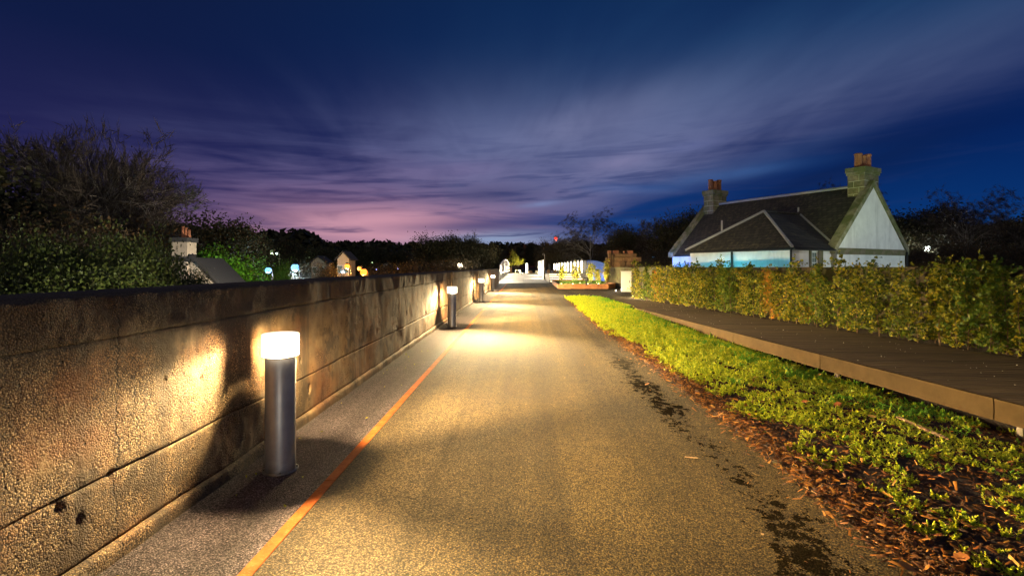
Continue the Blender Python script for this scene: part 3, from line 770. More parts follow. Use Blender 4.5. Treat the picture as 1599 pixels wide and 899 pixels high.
def mulch():
    nr = np.random.default_rng(3)
    x, y, z, t = bed_arrays(42000, nr, 1.7, 23, 2.0)
    edge = nr.random(len(x)) < .30
    x = np.where(edge, x * 0 + 1.86 + .04 * np.sin(y * .35) + .008 * y + nr.normal(.10, .10, len(x)), x)
    z = np.where(edge, .018, z)
    n = len(x); L = nr.uniform(.018, .06, n) * (1 + .5 * (nr.random(n) > .93)); W = L * nr.uniform(.16, .42, n); T = W * .28
    a = nr.uniform(0, 6.28, n); ti = nr.normal(0, .28, n); ro = nr.normal(0, .5, n)
    d = np.stack([np.cos(a) * np.cos(ti), np.sin(a) * np.cos(ti), np.sin(ti)], -1)
    w = np.stack([-np.sin(a) * np.cos(ro), np.cos(a) * np.cos(ro), np.sin(ro)], -1); u = np.cross(d, w)
    P = np.stack([x, y, z + .008 + nr.random(n) ** 2 * .035], -1)
    c = lambda i, j, k: P + d * (L * i * .5)[:, None] + w * (W * j * .5)[:, None] + u * (T * k * .5)[:, None]
    # wedge-shaped splinter: 6 points
    V = np.stack([c(-1, -1, -1), c(-1, 1, -1), c(1, .5, -1), c(1, -.4, -1), c(-.7, 0, 1.4), c(.7, .1, 1.0)], 1).reshape(-1, 3); b = np.arange(n) * 6
    tri = [(0, 1, 4), (1, 2, 5), (1, 5, 4), (2, 3, 5), (3, 0, 4), (3, 4, 5)]
    Fc = np.stack([np.stack([b + i, b + j, b + k], -1) for i, j, k in tri], 1).reshape(-1, 3)
    tag(kind(npmesh('bark_mulch', V, Fc, M_chip), 'stuff'), 'loose orange brown bark chips spread over the bed and spilling on the path edge', 'mulch')
sedum(); mulch()

# single fallen leaves, sticks and a stone that can be told apart
M_dryleaf = mat('dry_leaf', lambda g, b: setc(g, b, g.ramp(g.objrand(), [(0, (.30, .10, .02)), (.6, (.42, .17, .03)), (1, (.50, .30, .06))])), rough=.7)
M_wood = mat('splinter_wood', f_bark((.28, .15, .06), (.44, .27, .11), 30))
def leaf_mesh(s, curl):
    V = []; Fc = []
    out = [(0, -.5), (.22, -.42), (.40, -.12), (.30, .12), (.36, .26), (.12, .34), (0, .55)]
    pts = out + [(-a, b) for a, b in out[-2:0:-1]]
    V.append((0, 0, .0))
    for a, b in pts: V.append((a * s, b * s, curl * s * (a * a * 2.2 + b * b * .8)))
    n = len(pts); Fc = [(0, 1 + i, 1 + (i + 1) % n) for i in range(n)]
    me = bpy.data.meshes.new('fallen_leaf'); me.from_pydata(V, [], Fc); me.materials.append(M_dryleaf); return me
LM = [leaf_mesh(.075, .35), leaf_mesh(.06, .6), leaf_mesh(.09, .25)]
nr0 = np.random.default_rng(23)
def ground_pt(px, py, z=0.0):
    Y = (1.5 - z) * F / (py - 417); return at(px, Y), Y
for i, (px, py, lbl) in enumerate(((1257, 627, 'orange curled leaf lying in the sedum below the boardwalk fascia'), (1280, 585, 'orange leaf in the bed close under the middle of the fascia'), (1308, 631, 'brown leaf beside the curled one in the sedum'), (1325, 678, 'orange leaf in the middle of the near sedum patch'), (1412, 742, 'lone orange leaf between two near sedum clumps'), (1416, 885, 'orange leaf at the very bottom edge of the bed, near the path corner'), (1500, 870, 'dried leaf near the bottom right of the bed'), (1560, 735, 'dried leaf on dark mulch near the right edge of the view'), (1362, 650, 'leaf on the mulch left of the long wooden slat'), (1180, 741, 'orange leaf on the asphalt beside the damp blotches'), (1242, 556, 'leaf tucked in the sedum below the fascia joint'), (1010, 600, 'farthest small leaf lying on the asphalt by the bed'), (1135, 655, 'leaf at the sedum edge halfway along the near bed'))):
    Y0 = 1.5 * F / (py - 417); z = bed_z(at(px, Y0), Y0) + .06 if px > 1183 or px in (1135,) else .004
    x, y = ground_pt(px, py, z)
    o = link('fallen_leaf', LM[i % 3], None, None, (x, y, z)); o.rotation_euler = (rnd.uniform(-.4, .4), rnd.uniform(-.4, .4), rnd.uniform(0, 6))
    tag(o, lbl or 'small orange dried leaf lying flat among the chips and sedum of the planted bed', 'leaf', 'fallen leaves by the planted bed')
def stick(px0, py0, px1, py1, z, w, lbl):
    x0, y0 = ground_pt(px0, py0, z); x1, y1 = ground_pt(px1, py1, z)
    a = Vector((x0, y0, z)); b = Vector((x1, y1, z)); m_ = a.lerp(b, .5); d = (b - a); L = d.length
    o = MB().prism([(-L / 2, -w / 2, 0), (L * .42, -w * .6, 0), (L / 2, w * .1, 0), (L * .4, w * .5, 0), (-L / 2, w * .4, 0)], (0, 0, w * .35)).build('wood_splinter', M_wood, None, False, m_)
    o.rotation_euler = (0, 0, math.atan2(d.y, d.x)); tag(o, lbl, 'wood splinter')
stick(1402, 652, 1481, 687, -.12, .045, 'long pale wooden slat lying on the bark mulch near the boardwalk leg')
stick(1069, 713, 1090, 715, .002, .012, 'short pale wood sliver lying alone on the open asphalt path')
stick(1252, 757, 1300, 785, .012, .010, 'thin pale stick lying along the border of path and mulch')
stick(1340, 828, 1392, 862, .012, .010, 'thin pale twig at the mulch edge low in the bed corner')
stick(1188, 833, 1193, 834, .002, .012, 'tiny yellow wood fragment on the path between dark damp blotches')
sx, sy = ground_pt(1215, 724)
ob = MB().lathe([(0, -.01), (.03, 0), (.038, .014), (.026, .028), (0, .032)], n=9).build('pebble', M_stone, None, True, (sx, sy, .006)); ob.scale = (1.25, .8, .8); tag(ob, 'rounded grey pebble on the path edge where the mulch begins', 'pebble')
def litter():
    nr = np.random.default_rng(9); P = []
    for _ in range(150):
        y = 5.5 + 16 * nr.random() ** 1.3; c = nr.choice([.3, .55, .75]); x = fas_x(y) + .15 + (hed_x(y) - fas_x(y) - .3) * np.clip(c + nr.normal(0, .16), 0, 1)
        P.append((x, y, .045))
    V, Fc = leaves(P, .022, nr, .6); tag(kind(npmesh('petal_litter', V, Fc, mat('pale_litter', base=(.55, .52, .42))), 'stuff'), 'pale flecks of fallen petals scattered over the boardwalk', 'litter')
    P = [(WX + .1 + abs(nr.normal(0, .25)), 2.2 + 7 * nr.random(), .006) for _ in range(26)]
    V, Fc = leaves(P, .028, nr, .6); tag(kind(npmesh('leaf_litter', V, Fc, M_yellowleaf), 'stuff'), 'tiny yellow leaf scraps along the foot of the concrete wall', 'litter')
    nr = np.random.default_rng(31); P = []
    for _ in range(70):
        y = 2.3 + 12 * nr.random() ** 1.5; P.append((1.86 - abs(nr.normal(0, .45)), y, .007))
    V, Fc = leaves(P, .022, nr, .45); tag(kind(npmesh('leaf_scraps', V, Fc, M_chip), 'stuff'), 'small brown scraps of leaf and bark strewn on the asphalt near the bed', 'litter')
litter()

# ================================================================== HOUSE
def house():
    t = thing('cottage', 'low white rendered cottage with steep mossy slate roof, hipped wing and two stone chimneys', 'house', (16.6, 27.0, 0), R(29.4))
    E = 2.5; W = 7.1; Lh = 11.6; RZ = E + W / 2
    wall = MB()
    # main block: gable ends as solids
    for y0 in (0.0, Lh - .3):
        wall.prism([(0, y0, -.6), (W, y0, -.6), (W, y0, E), (W / 2, y0, RZ - .02), (0, y0, E)], (0, .3, 0))
    wall.box(0, .3, .3, Lh - .3, -.6, E); wall.box(W - .3, W, .3, Lh - .3, -.6, E)
    wall.build('wall', M_white, t)
    wg = MB(); wg.box(-3.7, -3.4, .17, 6.57, -.6, E); 
    wg.box(-3.4, .0, 6.27, 6.57, -.6, E)
    # right flank of the wing with its window opening (x -2.42..-1.82)
    wg.box(-3.4, -2.02, .17, .47, -.6, E); wg.box(-1.40, 0, .17, .47, -.6, E); wg.box(-2.02, -1.40, .17, .47, -.6, 1.15); wg.box(-2.02, -1.40, .17, .47, 2.30, E)
    wg.build('wing_wall', M_white, t)
    # stone band under the gable, quoins and window surround
    MB().box(-.02, W + .02, -.035, 0, 2.18, 2.52).build('stone_band', M_stone, t)
    MB().box(-3.45, -.03, .135, .17, 2.34, 2.52).build('stone_band', M_stone, t)
    for (a, b, z0, z1) in ((-2.20, -2.02, 1.0, 2.34), (-1.40, -1.02, 1.0, 2.34), (-.22, -.03, -.5, 2.33)):
        MB().box(a, b, .125, .17, z0, z1).build('quoin', M_stone, t)
    MB().box(-2.2, -1.2, .08, .168, .98, 1.12).build('window_sill', M_stone, t)
    wf = MB()
    for a, b, c, d in ((-2.02, -1.97, 1.13, 2.3), (-1.45, -1.40, 1.13, 2.3), (-1.97, -1.45, 2.24, 2.3), (-1.97, -1.45, 1.13, 1.19), (-1.97, -1.45, 1.70, 1.75)): wf.box(a, b, .22, .29, c, d)
    for xx in (-1.80, -1.63): wf.box(xx - .012, xx + .012, .235, .275, 1.19, 2.24)
    for zz in (1.45, 1.99): wf.box(-1.97, -1.45, .237, .273, zz - .012, zz + .012)
    w = wf.build('window', M_paintw, t); MB().box(-1.97, -1.45, .25, .26, 1.15, 2.25).build('pane', M_winglass, w)
    # roofs
    def slab(pts, th=.12):
        n = (Vector(pts[1]) - Vector(pts[0])).cross(Vector(pts[2]) - Vector(pts[0])).normalized()
        if n.z < 0: n = -n; pts = pts[::-1]
        return pts, n * th
    def roof(name, pts, m=M_slate, th=.12):
        p, o = slab(pts, th); return MB().prism([tuple(Vector(q) - o) for q in p], o).build(name, m, t)
    y0, y1 = .30, Lh - .30
    roof('roof', [(-.22, y0, E - .17), (-.22, y1, E - .17), (W / 2, y1, RZ + .05), (W / 2, y0, RZ + .05)])
    roof('roof', [(W + .22, y0, E - .17), (W + .22, y1, E - .17), (W / 2, y1, RZ + .05), (W / 2, y0, RZ + .05)])
    wm, wx, wr = 3.37, -1.24, 4.66
    hz = E - .03
    roof('wing_roof', [(-3.9, -.03, hz), (-3.9, 6.77, hz), (wx, wm, wr)])
    roof('wing_roof', [(-3.9, -.03, hz), (wx, wm, wr), (2.2, wm, wr), (-.02, -.03, hz)])
    roof('wing_roof', [(-3.9, 6.77, hz), (wx, wm, wr), (2.2, wm, wr), (-.02, 6.77, hz)])
    # slate courses near enough to catch light as raised lines: eaves boards, ridge, hips, valley
    def strip(name, a, b, r, m): MB().tube([a, b], r, 6).build(name, m, t)
    strip('ridge_tile', (W / 2, 1.0, RZ + .10), (W / 2, Lh - .9, RZ + .10), .09, M_lead)
    strip('hip_flashing', (-3.9, -.03, hz + .05), (wx, wm, wr + .05), .075, M_lead)
    strip('hip_flashing', (-3.9, 6.77, hz + .05), (wx, wm, wr + .05), .075, M_lead)
    strip('ridge_tile', (wx, wm, wr + .05), (2.2, wm, wr + .05), .06, M_slate)
    strip('valley_flashing', (.0, -.03, hz + .05), (2.16, wm, wr + .03), .07, M_lead)
    strip('gutter', (-3.95, 0, hz - .08), (-3.95, 6.75, hz - .08), .06, M_black)
    strip('gutter', (-3.9, -.10, hz - .08), (-.3, -.10, hz - .08), .055, M_black)
    for (x, y) in ((-3.79, 3.55), (W + .0, -.12), (-3.79, .1)):
        MB().tube([(x, y, E - .12), (x, y, -.4)], .055, 8).build('downpipe', M_black, t)
    # raised gable copings
    for ya in (-.09, Lh - .37):
        for sgn in (0, 1):
            xs = (lambda v: v) if sgn == 0 else (lambda v: W - v)
            MB().prism([(xs(-.32), ya, E - .30), (xs(W / 2), ya, RZ - .0), (xs(W / 2), ya, RZ + .34), (xs(-.32), ya, E + .06)], (0, .46, 0)).build('gable_coping', M_stonecap, t)
    # lead soakers beside the copings
    strip('flashing', (-.1, .44, E + .0), (W / 2 - .8, .44, RZ - .75), .05, M_lead)
    # vent pipes on the roof
    for (x, y, z, h) in ((.55, 7.2, 3.05, 1.0), (-2.2, 5.5, 3.6, .7), (2.35, 3.6, 4.8, .35)):
        MB().tube([(x, y, z), (x, y, z + h)], .055, 7).build('vent_pipe', M_lead, t)
    # chimneys: coursed blocks round a mortar core
    def chimney(x0, x1, ya, yb, z0, z1, pots, ph, pr):
        c = MB().box(x0 + .018, x1 - .018, ya + .018, yb - .018, z0, z1).build('chimney', M_mortar, t)
        n = max(3, round((z1 - z0) / .36)); h = (z1 - z0) / n
        for i in range(n):
            xs = [x0, x0 + (x1 - x0) * (.38 if i % 2 else .62), x1]; yy = [ya, ya + (yb - ya) * (.64 if i % 2 else .33), yb]
            for a in range(2):
                for b in range(2):
                    g_ = .016; e = rnd.uniform(-.006, .008)
                    MB().box(xs[a] + (g_ if a else -e), xs[a + 1] - (0 if a else g_) + (e if a else 0), yy[b] + (g_ if b else -e), yy[b + 1] - (0 if b else g_) + (e if b else 0), z0 + i * h + g_, z0 + (i + 1) * h - g_).build('stone_block', M_stone, c, bevel=.012)
        MB().box(x0 - .05, x1 + .05, ya - .05, yb + .05, z1, z1 + .13).build('chimney_cap', M_stonecap, c)
        MB().box(x0 - .10, x1 + .10, ya - .10, yb + .10, z1 + .13, z1 + .42).build('chimney_cap', M_stonecap, c, bevel=.03)
        for k in range(pots):
            px = x0 + (x1 - x0) * (k + .5 + (.12 if k == 0 else 0)) / pots - .06; hh = ph * (1.0, .9, 1.06)[k % 3]
            MB().lathe([(pr * 1.0, 0), (pr * .92, hh * .86), (pr * 1.1, hh * .88), (pr * 1.1, hh * .96), (pr * .95, hh), (pr * .7, hh), (pr * .68, hh * .7), (0, hh * .7)], (px, (ya + yb) / 2, z1 + .42), 12).build('chimney_pot', M_terracotta, c, True)
    chimney(2.95, 4.45, .14, 1.05, 4.9, 6.72, 3, .80, .20)
    chimney(2.85, 4.3, Lh - 1.2, Lh - .35, 4.9, 6.75, 3, .80, .17)
    return t
H = house()
bpy.context.view_layer.update()
def hp(x, y, z):
    a = R(29.4); return (16.6 + x * math.cos(a) - y * math.sin(a), 27 + x * math.sin(a) + y * math.cos(a), z)

def flood(lbl, loc, target, power, col, ang, visor=None, rad=.02, name='added_floodlight', blend=.4, on=None):  # unseen floodlights, added to account for light on walls and plants
    """added unseen floodlight: bracket, body and glass, with its lamp"""
    dv = Vector(target) - Vector(loc); rz = math.atan2(dv.y, dv.x) - math.pi / 2
    t = thing(name, lbl, 'floodlight', loc, rz, 'added floodlights washing buildings and plants')
    MB().box(-.10, .10, -.16, -.02, -.09, .09).build('body', M_black, t, bevel=.01)
    MB().box(-.02, .02, -.12, -.06, -.30, -.09).build('bracket', M_black, t)
    gm = MB().box(-.085, .085, -.02, -.012, -.075, .075).build('glass', on or M_ledw, t)
    if visor is not None: MB().box(-.5, .5, -.1, .10, visor, visor + .012).build('visor', M_black, t)  # visor added to cut the beam level across the wall
    l = lamp('flood_lamp', 'SPOT', (0, .03, 0), power, col, t, rad, spot_size=R(ang), spot_blend=blend)
    bpy.context.view_layer.update(); aim(l, target); return t
M_gblue = emis('lit_flood_blue', (.05, .25, 1.0), 2.0); M_gcyan = emis('lit_flood_cyan', (.1, .8, 1.0), 2.0)
flood('added unseen cyan floodlight on the ground before the cottage wing', hp(-6.4, 3.6, 1.12), hp(-3.7, 3.3, 1.7), 250, (.0, .62, .92), 150, .030, on=M_gcyan, rad=.006)  # unseen source added for the cyan wash on the wing
flood('added unseen white floodlight on the ground before the cottage wing', hp(-9.5, 3.0, 1.0), hp(-3.7, 3.3, 1.9), 260, (.45, 1.0, .95), 80)  # added for the pale light on the upper wing wall
flood('added unseen blue floodlight near the far corner of the cottage', hp(-2.6, 10.6, 1.0), hp(0, 9.6, 1.6), 760, (.0, .20, 1.0), 140, on=M_gblue)  # added for the blue on the far stretch of wall
flood('added unseen white floodlight on the ground before the cottage gable', hp(3.4, -9.5, .95), hp(3.6, 0, 3.6), 1150, (.78, 1.0, 1.0), 75)  # added to brighten the gable from below
flood('added unseen warm floodlight on the ground before the cottage window', hp(-1.0, -5.0, .9), hp(-1.6, .2, 1.8), 130, (1.0, .95, .80), 80)  # added to brighten the wall round the window
flood('added unseen green tinted floodlight aimed at the cottage chimneys', hp(-7.5, -3.0, 1.0), hp(3.4, .8, 6.2), 2200, (.80, 1.0, .40), 34, blend=.9)  # added to light the chimney stones
flood('added unseen dim amber floodlight aimed up at the cottage roof', hp(-12.5, 5.0, .9), hp(1.5, 6.0, 4.2), 1300, (1.0, .86, .52), 60, blend=.9)  # added to lift the slates out of the dark

# ------------------------------------------------------------------ boundary wall behind hedge
def boundary():
    t = thing('boundary_wall', 'low stone boundary wall behind the hedge with the cottage above it', 'wall', (0, 0, 0))
    def wx(y): return hed_x(y) + 1.25
    # courses of stones on the face, as far as they can be told apart (left end), plain face beyond
    y = -3
    P = [(wx(-3), -3), (wx(24), 24), (6.95, 31), (7.45, 44)]
    for (p, q) in zip(P, P[1:]):
        y0, y1 = p[1], q[1]
        MB().prism([(*p, -.6), (*q, -.6), (q[0] + .4, q[1], -.6), (p[0] + .4, p[1], -.6)], (0, 0, 2.0)).build('wall_body', M_boundary, t)
        MB().prism([(p[0] - .06, y0, 1.402), (q[0] - .06, y1, 1.402), (q[0] + .46, y1, 1.402), (p[0] + .46, y0, 1.402)], (0, 0, .10)).build('coping', M_boundary, t)
    # coursed stones on the open stretch that shows left of the hedge
    def f(yy): return 6.95 + (yy - 31) * .5 / 13 if yy > 31 else wx(24) + (yy - 24) * (6.95 - wx(24)) / 7
    for i in range(5):
        y = 25.0 + rnd.uniform(0, .4)
        while y < 43.0:
            L = rnd.uniform(.7, 1.5); e = rnd.uniform(.015, .05); z0 = .02 + i * .275; y2 = min(y + L - .03, 43.9)
            if y < 31 < y2: y2 = 30.98
            MB().prism([(f(y) - e, y, z0), (f(y2) - e, y2, z0), (f(y2) + .03, y2, z0), (f(y) + .03, y, z0)], (0, 0, .25)).build('wall_stone', M_boundary, t)
            y = y2 + .03
boundary()

# ------------------------------------------------------------------ old stone block structure
def ruin():
    t = thing('stone_abutment', 'weathered brown sandstone block structure with stepped top and brick stubs behind the planter', 'stone structure', (7.9, 44.0, 0))
    zs = [0, .5, 1.0, 1.5, 1.98, 2.36]
    for i in range(5):
        n = 4 if i % 2 else 3; over = (0, 0, 0, .22, .5)[i]; x0, x1 = 0.0, (2.3, 2.3, 1.95, 2.0, 2.35)[i]
        for k in range(n):
            a = x0 + (x1 - x0) * k / n; b = x0 + (x1 - x0) * (k + 1) / n; e = rnd.uniform(-.02, .02)
            MB().box(a + .012, b - .012, -.1 * (i > 2) + e, 1.2, zs[i] + .01, zs[i + 1] - .01).build('stone_block', M_brown, t, bevel=.025)
    MB().box(.05, 1.95, .0, 1.1, 2.37, 2.66).build('stone_slab', M_brown, t, bevel=.03)
    for (a, b, z) in ((-.02, .44, .27), (.88, .98, .22), (1.22, 1.68, .27)):
        MB().box(a, b, .15, .6, 2.67, 2.67 + z).build('brick_stub', M_red, t, bevel=.015)
    for (a, b, y0, h) in ((-.17, -.02, 0.1, 2.55), (-.40, -.20, .3, 2.72), (-.58, -.42, .5, 2.3)):
        MB().box(a, b, y0, y0 + .5, -.05, h).build('upright', M_brown, t, bevel=.02)
    MB().box(-.42, -.18, .3, .8, 2.725, 2.93).build('brick_stub', M_red, t, bevel=.01)
ruin()
# metal cabinet at the end of the boardwalk
cb = thing('control_cabinet', 'grey steel control cabinet standing at the far end of the hedge', 'cabinet', (6.35, 31.2, 0), R(-8))
MB().box(-.30, .30, -.2, .25, .0, 1.22).build('body', M_greymetal, cb, bevel=.01); MB().box(-.33, .33, -.23, .28, 1.225, 1.26).build('lid', M_greymetal, cb); MB().box(-.26, .26, -.212, -.201, .06, 1.16).build('door', M_greymetal, cb); MB().box(.17, .20, -.24, -.213, .55, .70).build('handle', M_black, cb)

def uplight(lbl, loc, power, col, rad=.04, g=None):
    t = thing('garden_uplight', lbl, 'uplight', loc, 0, g)
    MB().lathe([(0, 0), (.06, 0), (.06, .06), (.05, .07)], n=10).build('housing', M_black, t, True)
    MB().lathe([(.05, .068), (.035, .09), (0, .098)], n=10).build('lens', M_ledwarm, t, True)
    lamp('uplight_lamp', 'POINT', (0, 0, .16), power, col, t, rad); return t
UW = (1.0, .80, .42)
uplight('bright uplight at the foot of the first hedge plants beside the cabinet', (5.50, 25.3, 0), 130, UW)
uplight('second uplight among the hedge stems nearer than the one beside the cabinet', (5.56, 23.7, 0), 55, UW)
uplight('small uplight on the paving left of the cabinet', (5.75, 31.4, 0), 34, (1, .95, .85))

# ------------------------------------------------------------------ planter with shrubs
def planter():
    t = thing('steel_planter', 'low rusty steel planter full of low shrubs and spotlights beside the path', 'planter', (0, 0, 0))
    P = [(2.49, 35.3), (5.96, 35.3), (6.75, 37.0), (6.75, 46.7), (2.73, 46.7)]; Q = [(2.53, 35.34), (5.94, 35.34), (6.71, 37.02), (6.71, 46.66), (2.77, 46.66)]
    for i in range(5):
        j = (i + 1) % 5
        MB().prism([(*P[i], 0.0), (*P[j], 0.0), (*Q[j], 0.0), (*Q[i], 0.0)], (0, 0, .33)).build('side_plate', M_corten if i else M_corten, t)
    MB().poly([(*q, .24) for q in Q]).build('soil', M_soil, t)
planter()

# ---- small leafy plants
def small_plant(name, lbl, cat, loc, h, w, nleaf, m, seed, leaf=.07, g=None, clump=6, stems=5):
    nr = np.random.default_rng(seed); t = thing(name, lbl, cat, loc, 0, g); mb = MB(); pts = []
    for s in range(stems):
        a = nr.uniform(0, 6.28); sp = w * .5 * nr.uniform(.2, 1); tip = Vector((math.cos(a) * sp, math.sin(a) * sp, h * nr.uniform(.7, 1))); mid = Vector((tip.x * .35, tip.y * .35, tip.z * .5))
        mb.tube([(0, 0, 0), mid, tip], [.014 * h, .010 * h, .004 * h], 4, False)
        for q in range(nleaf // stems):
            u = nr.uniform(.3, 1.05); c = mid.lerp(tip, (u - .5) * 2) if u > .5 else Vector((0, 0, 0)).lerp(mid, u * 2)
            pts.append((c.x + nr.normal(0, w * .12), c.y + nr.normal(0, w * .12), max(.02, c.z + nr.normal(0, h * .07))))
    mb.build('stem', M_stem, t); V, Fc = leaves(pts, leaf, nr, .7); npmesh('foliage', V, Fc, m, t); return t
GP = 'shrubs in the steel planter'
pl = [(3.05, 39.5, 1.35, 1.0, 'yellow lit young birch shrub at the left end of the planter'), (4.15, 40.0, 1.75, 1.1, 'tallest yellow lit shrub left of the planter middle'), (5.2, 39.0, 1.45, 1.0, 'yellow lit shrub in front of the left part of the blue arched fence'), (5.9, 39.8, 1.35, .9, 'yellow lit shrub against the blue arched fence'), (6.45, 39.2, 1.75, .8, 'thin yellow lit shrub at the right end of the planter')]
for i, (x, y, h, w, lb) in enumerate(pl): small_plant('planter_shrub', lb, 'shrub', (x, y, .24), h, w, 420, M_yellowleaf, 40 + i, .13, GP)
nr1 = np.random.default_rng(77)
lows = None
for i in range(16):
    x = 2.75 + 3.2 * ((i % 8) + nr1.uniform(.2, .8)) / 8; y = 35.8 + 1.6 * (i // 8) + nr1.uniform(0, .5)
    if lows is None or i == 8:
        lows = small_plant('low_plant', 'low green plant filling the front of the rusty planter', 'plant', (x, y, .24), .30, .55, 150, M_greenleaf, 60 + i, .06, 'low plants in the steel planter', stems=7)
    else: dup(lows, (x, y, .24), nr1.uniform(0, 6), nr1.uniform(.8, 1.2))
for i, (x, y, lb) in enumerate(((2.78, 36.0, 'planter spotlight at the near left corner'), (3.55, 35.75, 'planter spotlight at the front, left of the middle'), (4.6, 35.75, 'planter spotlight at the middle of the front edge'), (5.35, 35.75, 'planter spotlight at the right of the front edge'))):
    uplight(lb, (x, y, .26), 16, UW, g='spotlights along the planter front')
for i, (x, y) in enumerate(((3.3, 39.0), (4.4, 38.6), (5.6, 38.6))):
    uplight(('uplight below the left shrubs in the planter', 'uplight below the tallest shrub in the planter', 'uplight below the right shrubs in the planter')[i], (x, y, .26), 260, UW, g='uplights inside the planter')

# ------------------------------------------------------------------ terrace, steps and light columns
def terrace():
    t = thing('terrace_steps', 'broad pale concrete seating steps rising to a terrace behind the planter', 'steps', (0, 0, 0))
    for i in range(4):
        MB().box(2.75, 6.2, 51.2 + i * .9, 52.4 + i * .9 if i < 3 else 60, -.3, .11 + .215 * i).build('riser', M_concrete, t)
        MB().box(2.72, 6.25, 51.15 + i * .9, 51.9 + i * .9, .112 + .215 * i, .185 + .215 * i).build('step_slab', M_concrete, t, bevel=.01)
        MB().box(2.85, 6.1, 51.17 + i * .9, 51.19 + i * .9, .075 + .215 * i, .10 + .215 * i).build('step_light', M_ledwarm, t)
    MB().box(2.75, 12, 60, 104, -.3, .80).build('terrace_deck', M_concrete, t)
    MB().box(6.26, 12, 55, 60, -.3, .80).build('terrace_deck', M_concrete, t)
terrace()
LP = [55.0, 58.5, 62.4, 66.8, 71.6, 76.6, 82.0, 88.0, 94.5, 101.0]
LPn = ['nearest and largest', 'second', 'third', 'fourth', 'fifth', 'sixth', 'seventh', 'eighth', 'ninth', 'farthest and smallest']
c0 = None
for i, y in enumerate(LP):
    if c0 is None:
        c0 = thing('light_column', '', 'light column', (0, 0, 0), 0, 'row of light columns on the terrace')
        MB().box(-.11, .11, .02, .20, 0, 1.5).build('column', M_greymetal, c0, bevel=.01); MB().box(-.085, .085, -.02, .018, .12, 1.32).build('light_strip', emis('lit_column', (1.0, .87, .66), 9.0), c0); MB().box(-.13, .13, -.03, .22, 1.502, 1.53).build('cap', M_greymetal, c0)
        o = c0
    else: o = dup(c0, (0, 0, 0))
    o.location = (6.40 - .0 * i, y, .80); o['label'] = LPn[i] + ' light column of the glowing row on the terrace, counted from the blue fence'
    if i % 2 == 0: lamp('column_lamp', 'POINT', (0, -.22, .8), 14, (1.0, .84, .56), o, .1)
# slab fence behind the columns
t = thing('panel_fence', 'grey upright panel fence standing behind the row of light columns', 'fence', (6.95, 0, .8))
for i in range(16):
    y = 55.2 + i * 3.05
    MB().box(0, .08, y, y + 2.95, 0, 1.42 + .02 * (i % 2)).build('panel', M_darkpanel, t)
t = thing('dark_post', 'dark leaning post standing by the terrace edge left of the light columns', 'post', (3.35, 62, .8))
MB().prism([(-.12, 0, 0), (.16, 0, 0), (.06, 0, 1.05), (-.14, 0, 1.15)], (0, .14, 0)).build('shaft', M_black, t); MB().box(-.2, .22, -.06, .2, 0, .06).build('foot', M_black, t)
t = thing('seat_cube', 'small wooden seat blocks beside the dark post on the terrace', 'seat block', (3.0, 60.6, .8)); MB().box(0, .3, 0, .4, 0, .42).build('block', M_brown, t); MB().box(.75, 1.1, 0, .4, 0, .40).build('block', M_brown, t)
# camera pole with hooked head
t = thing('camera_pole', 'tall slim pole with a hooked head at the end of the right bridge parapet', 'pole', (2.68, 60.2, 0))
MB().tube([(0, 0, 0), (0, 0, 2.9), (-.06, 0, 3.06), (-.16, 0, 3.10), (-.24, 0, 3.02)], .05, 8).build('shaft', M_steel, t, True); MB().lathe([(0, 0), (.075, .02), (.08, .1), (0, .14)], (-.24, 0, 2.9), 10).build('camera_head', M_steel, t, True)

# ------------------------------------------------------------------ blue arched fence
def arch_profile(u): return 1 - (2 * u - 1) ** 2
t = thing('arched_fence', 'curved top metal fence washed in blue light behind the planter', 'fence', (6.35, 49.6, 0), R(-6))
n = 17; Wd = 1.95
for i in range(n):
    u = i / (n - 1); h = 1.30 + .80 * math.sqrt(max(0, 1 - (u * .98) ** 2))
    MB().box(u * Wd - .05, u * Wd + .05, -.015, .015, .0, h).build('slat', M_bluepanel, t)
rail = [(u / 20 * Wd, -.03, 1.34 + .80 * math.sqrt(max(0, 1 - (u / 20 * .98) ** 2))) for u in range(21)]
MB().tube(rail, .045, 6).build('top_rail', M_bluepanel, t, True); MB().box(0, Wd, -.04, -.017, .25, .33).build('rail', M_bluepanel, t)
flood('added unseen blue floodlight low behind the planter, washing the arched fence', (7.25, 48.0, .35), (7.3, 49.6, 1.3), 200, (.0, .28, 1.0), 140, on=M_gblue)  # unseen source added for the blue wash on the slats

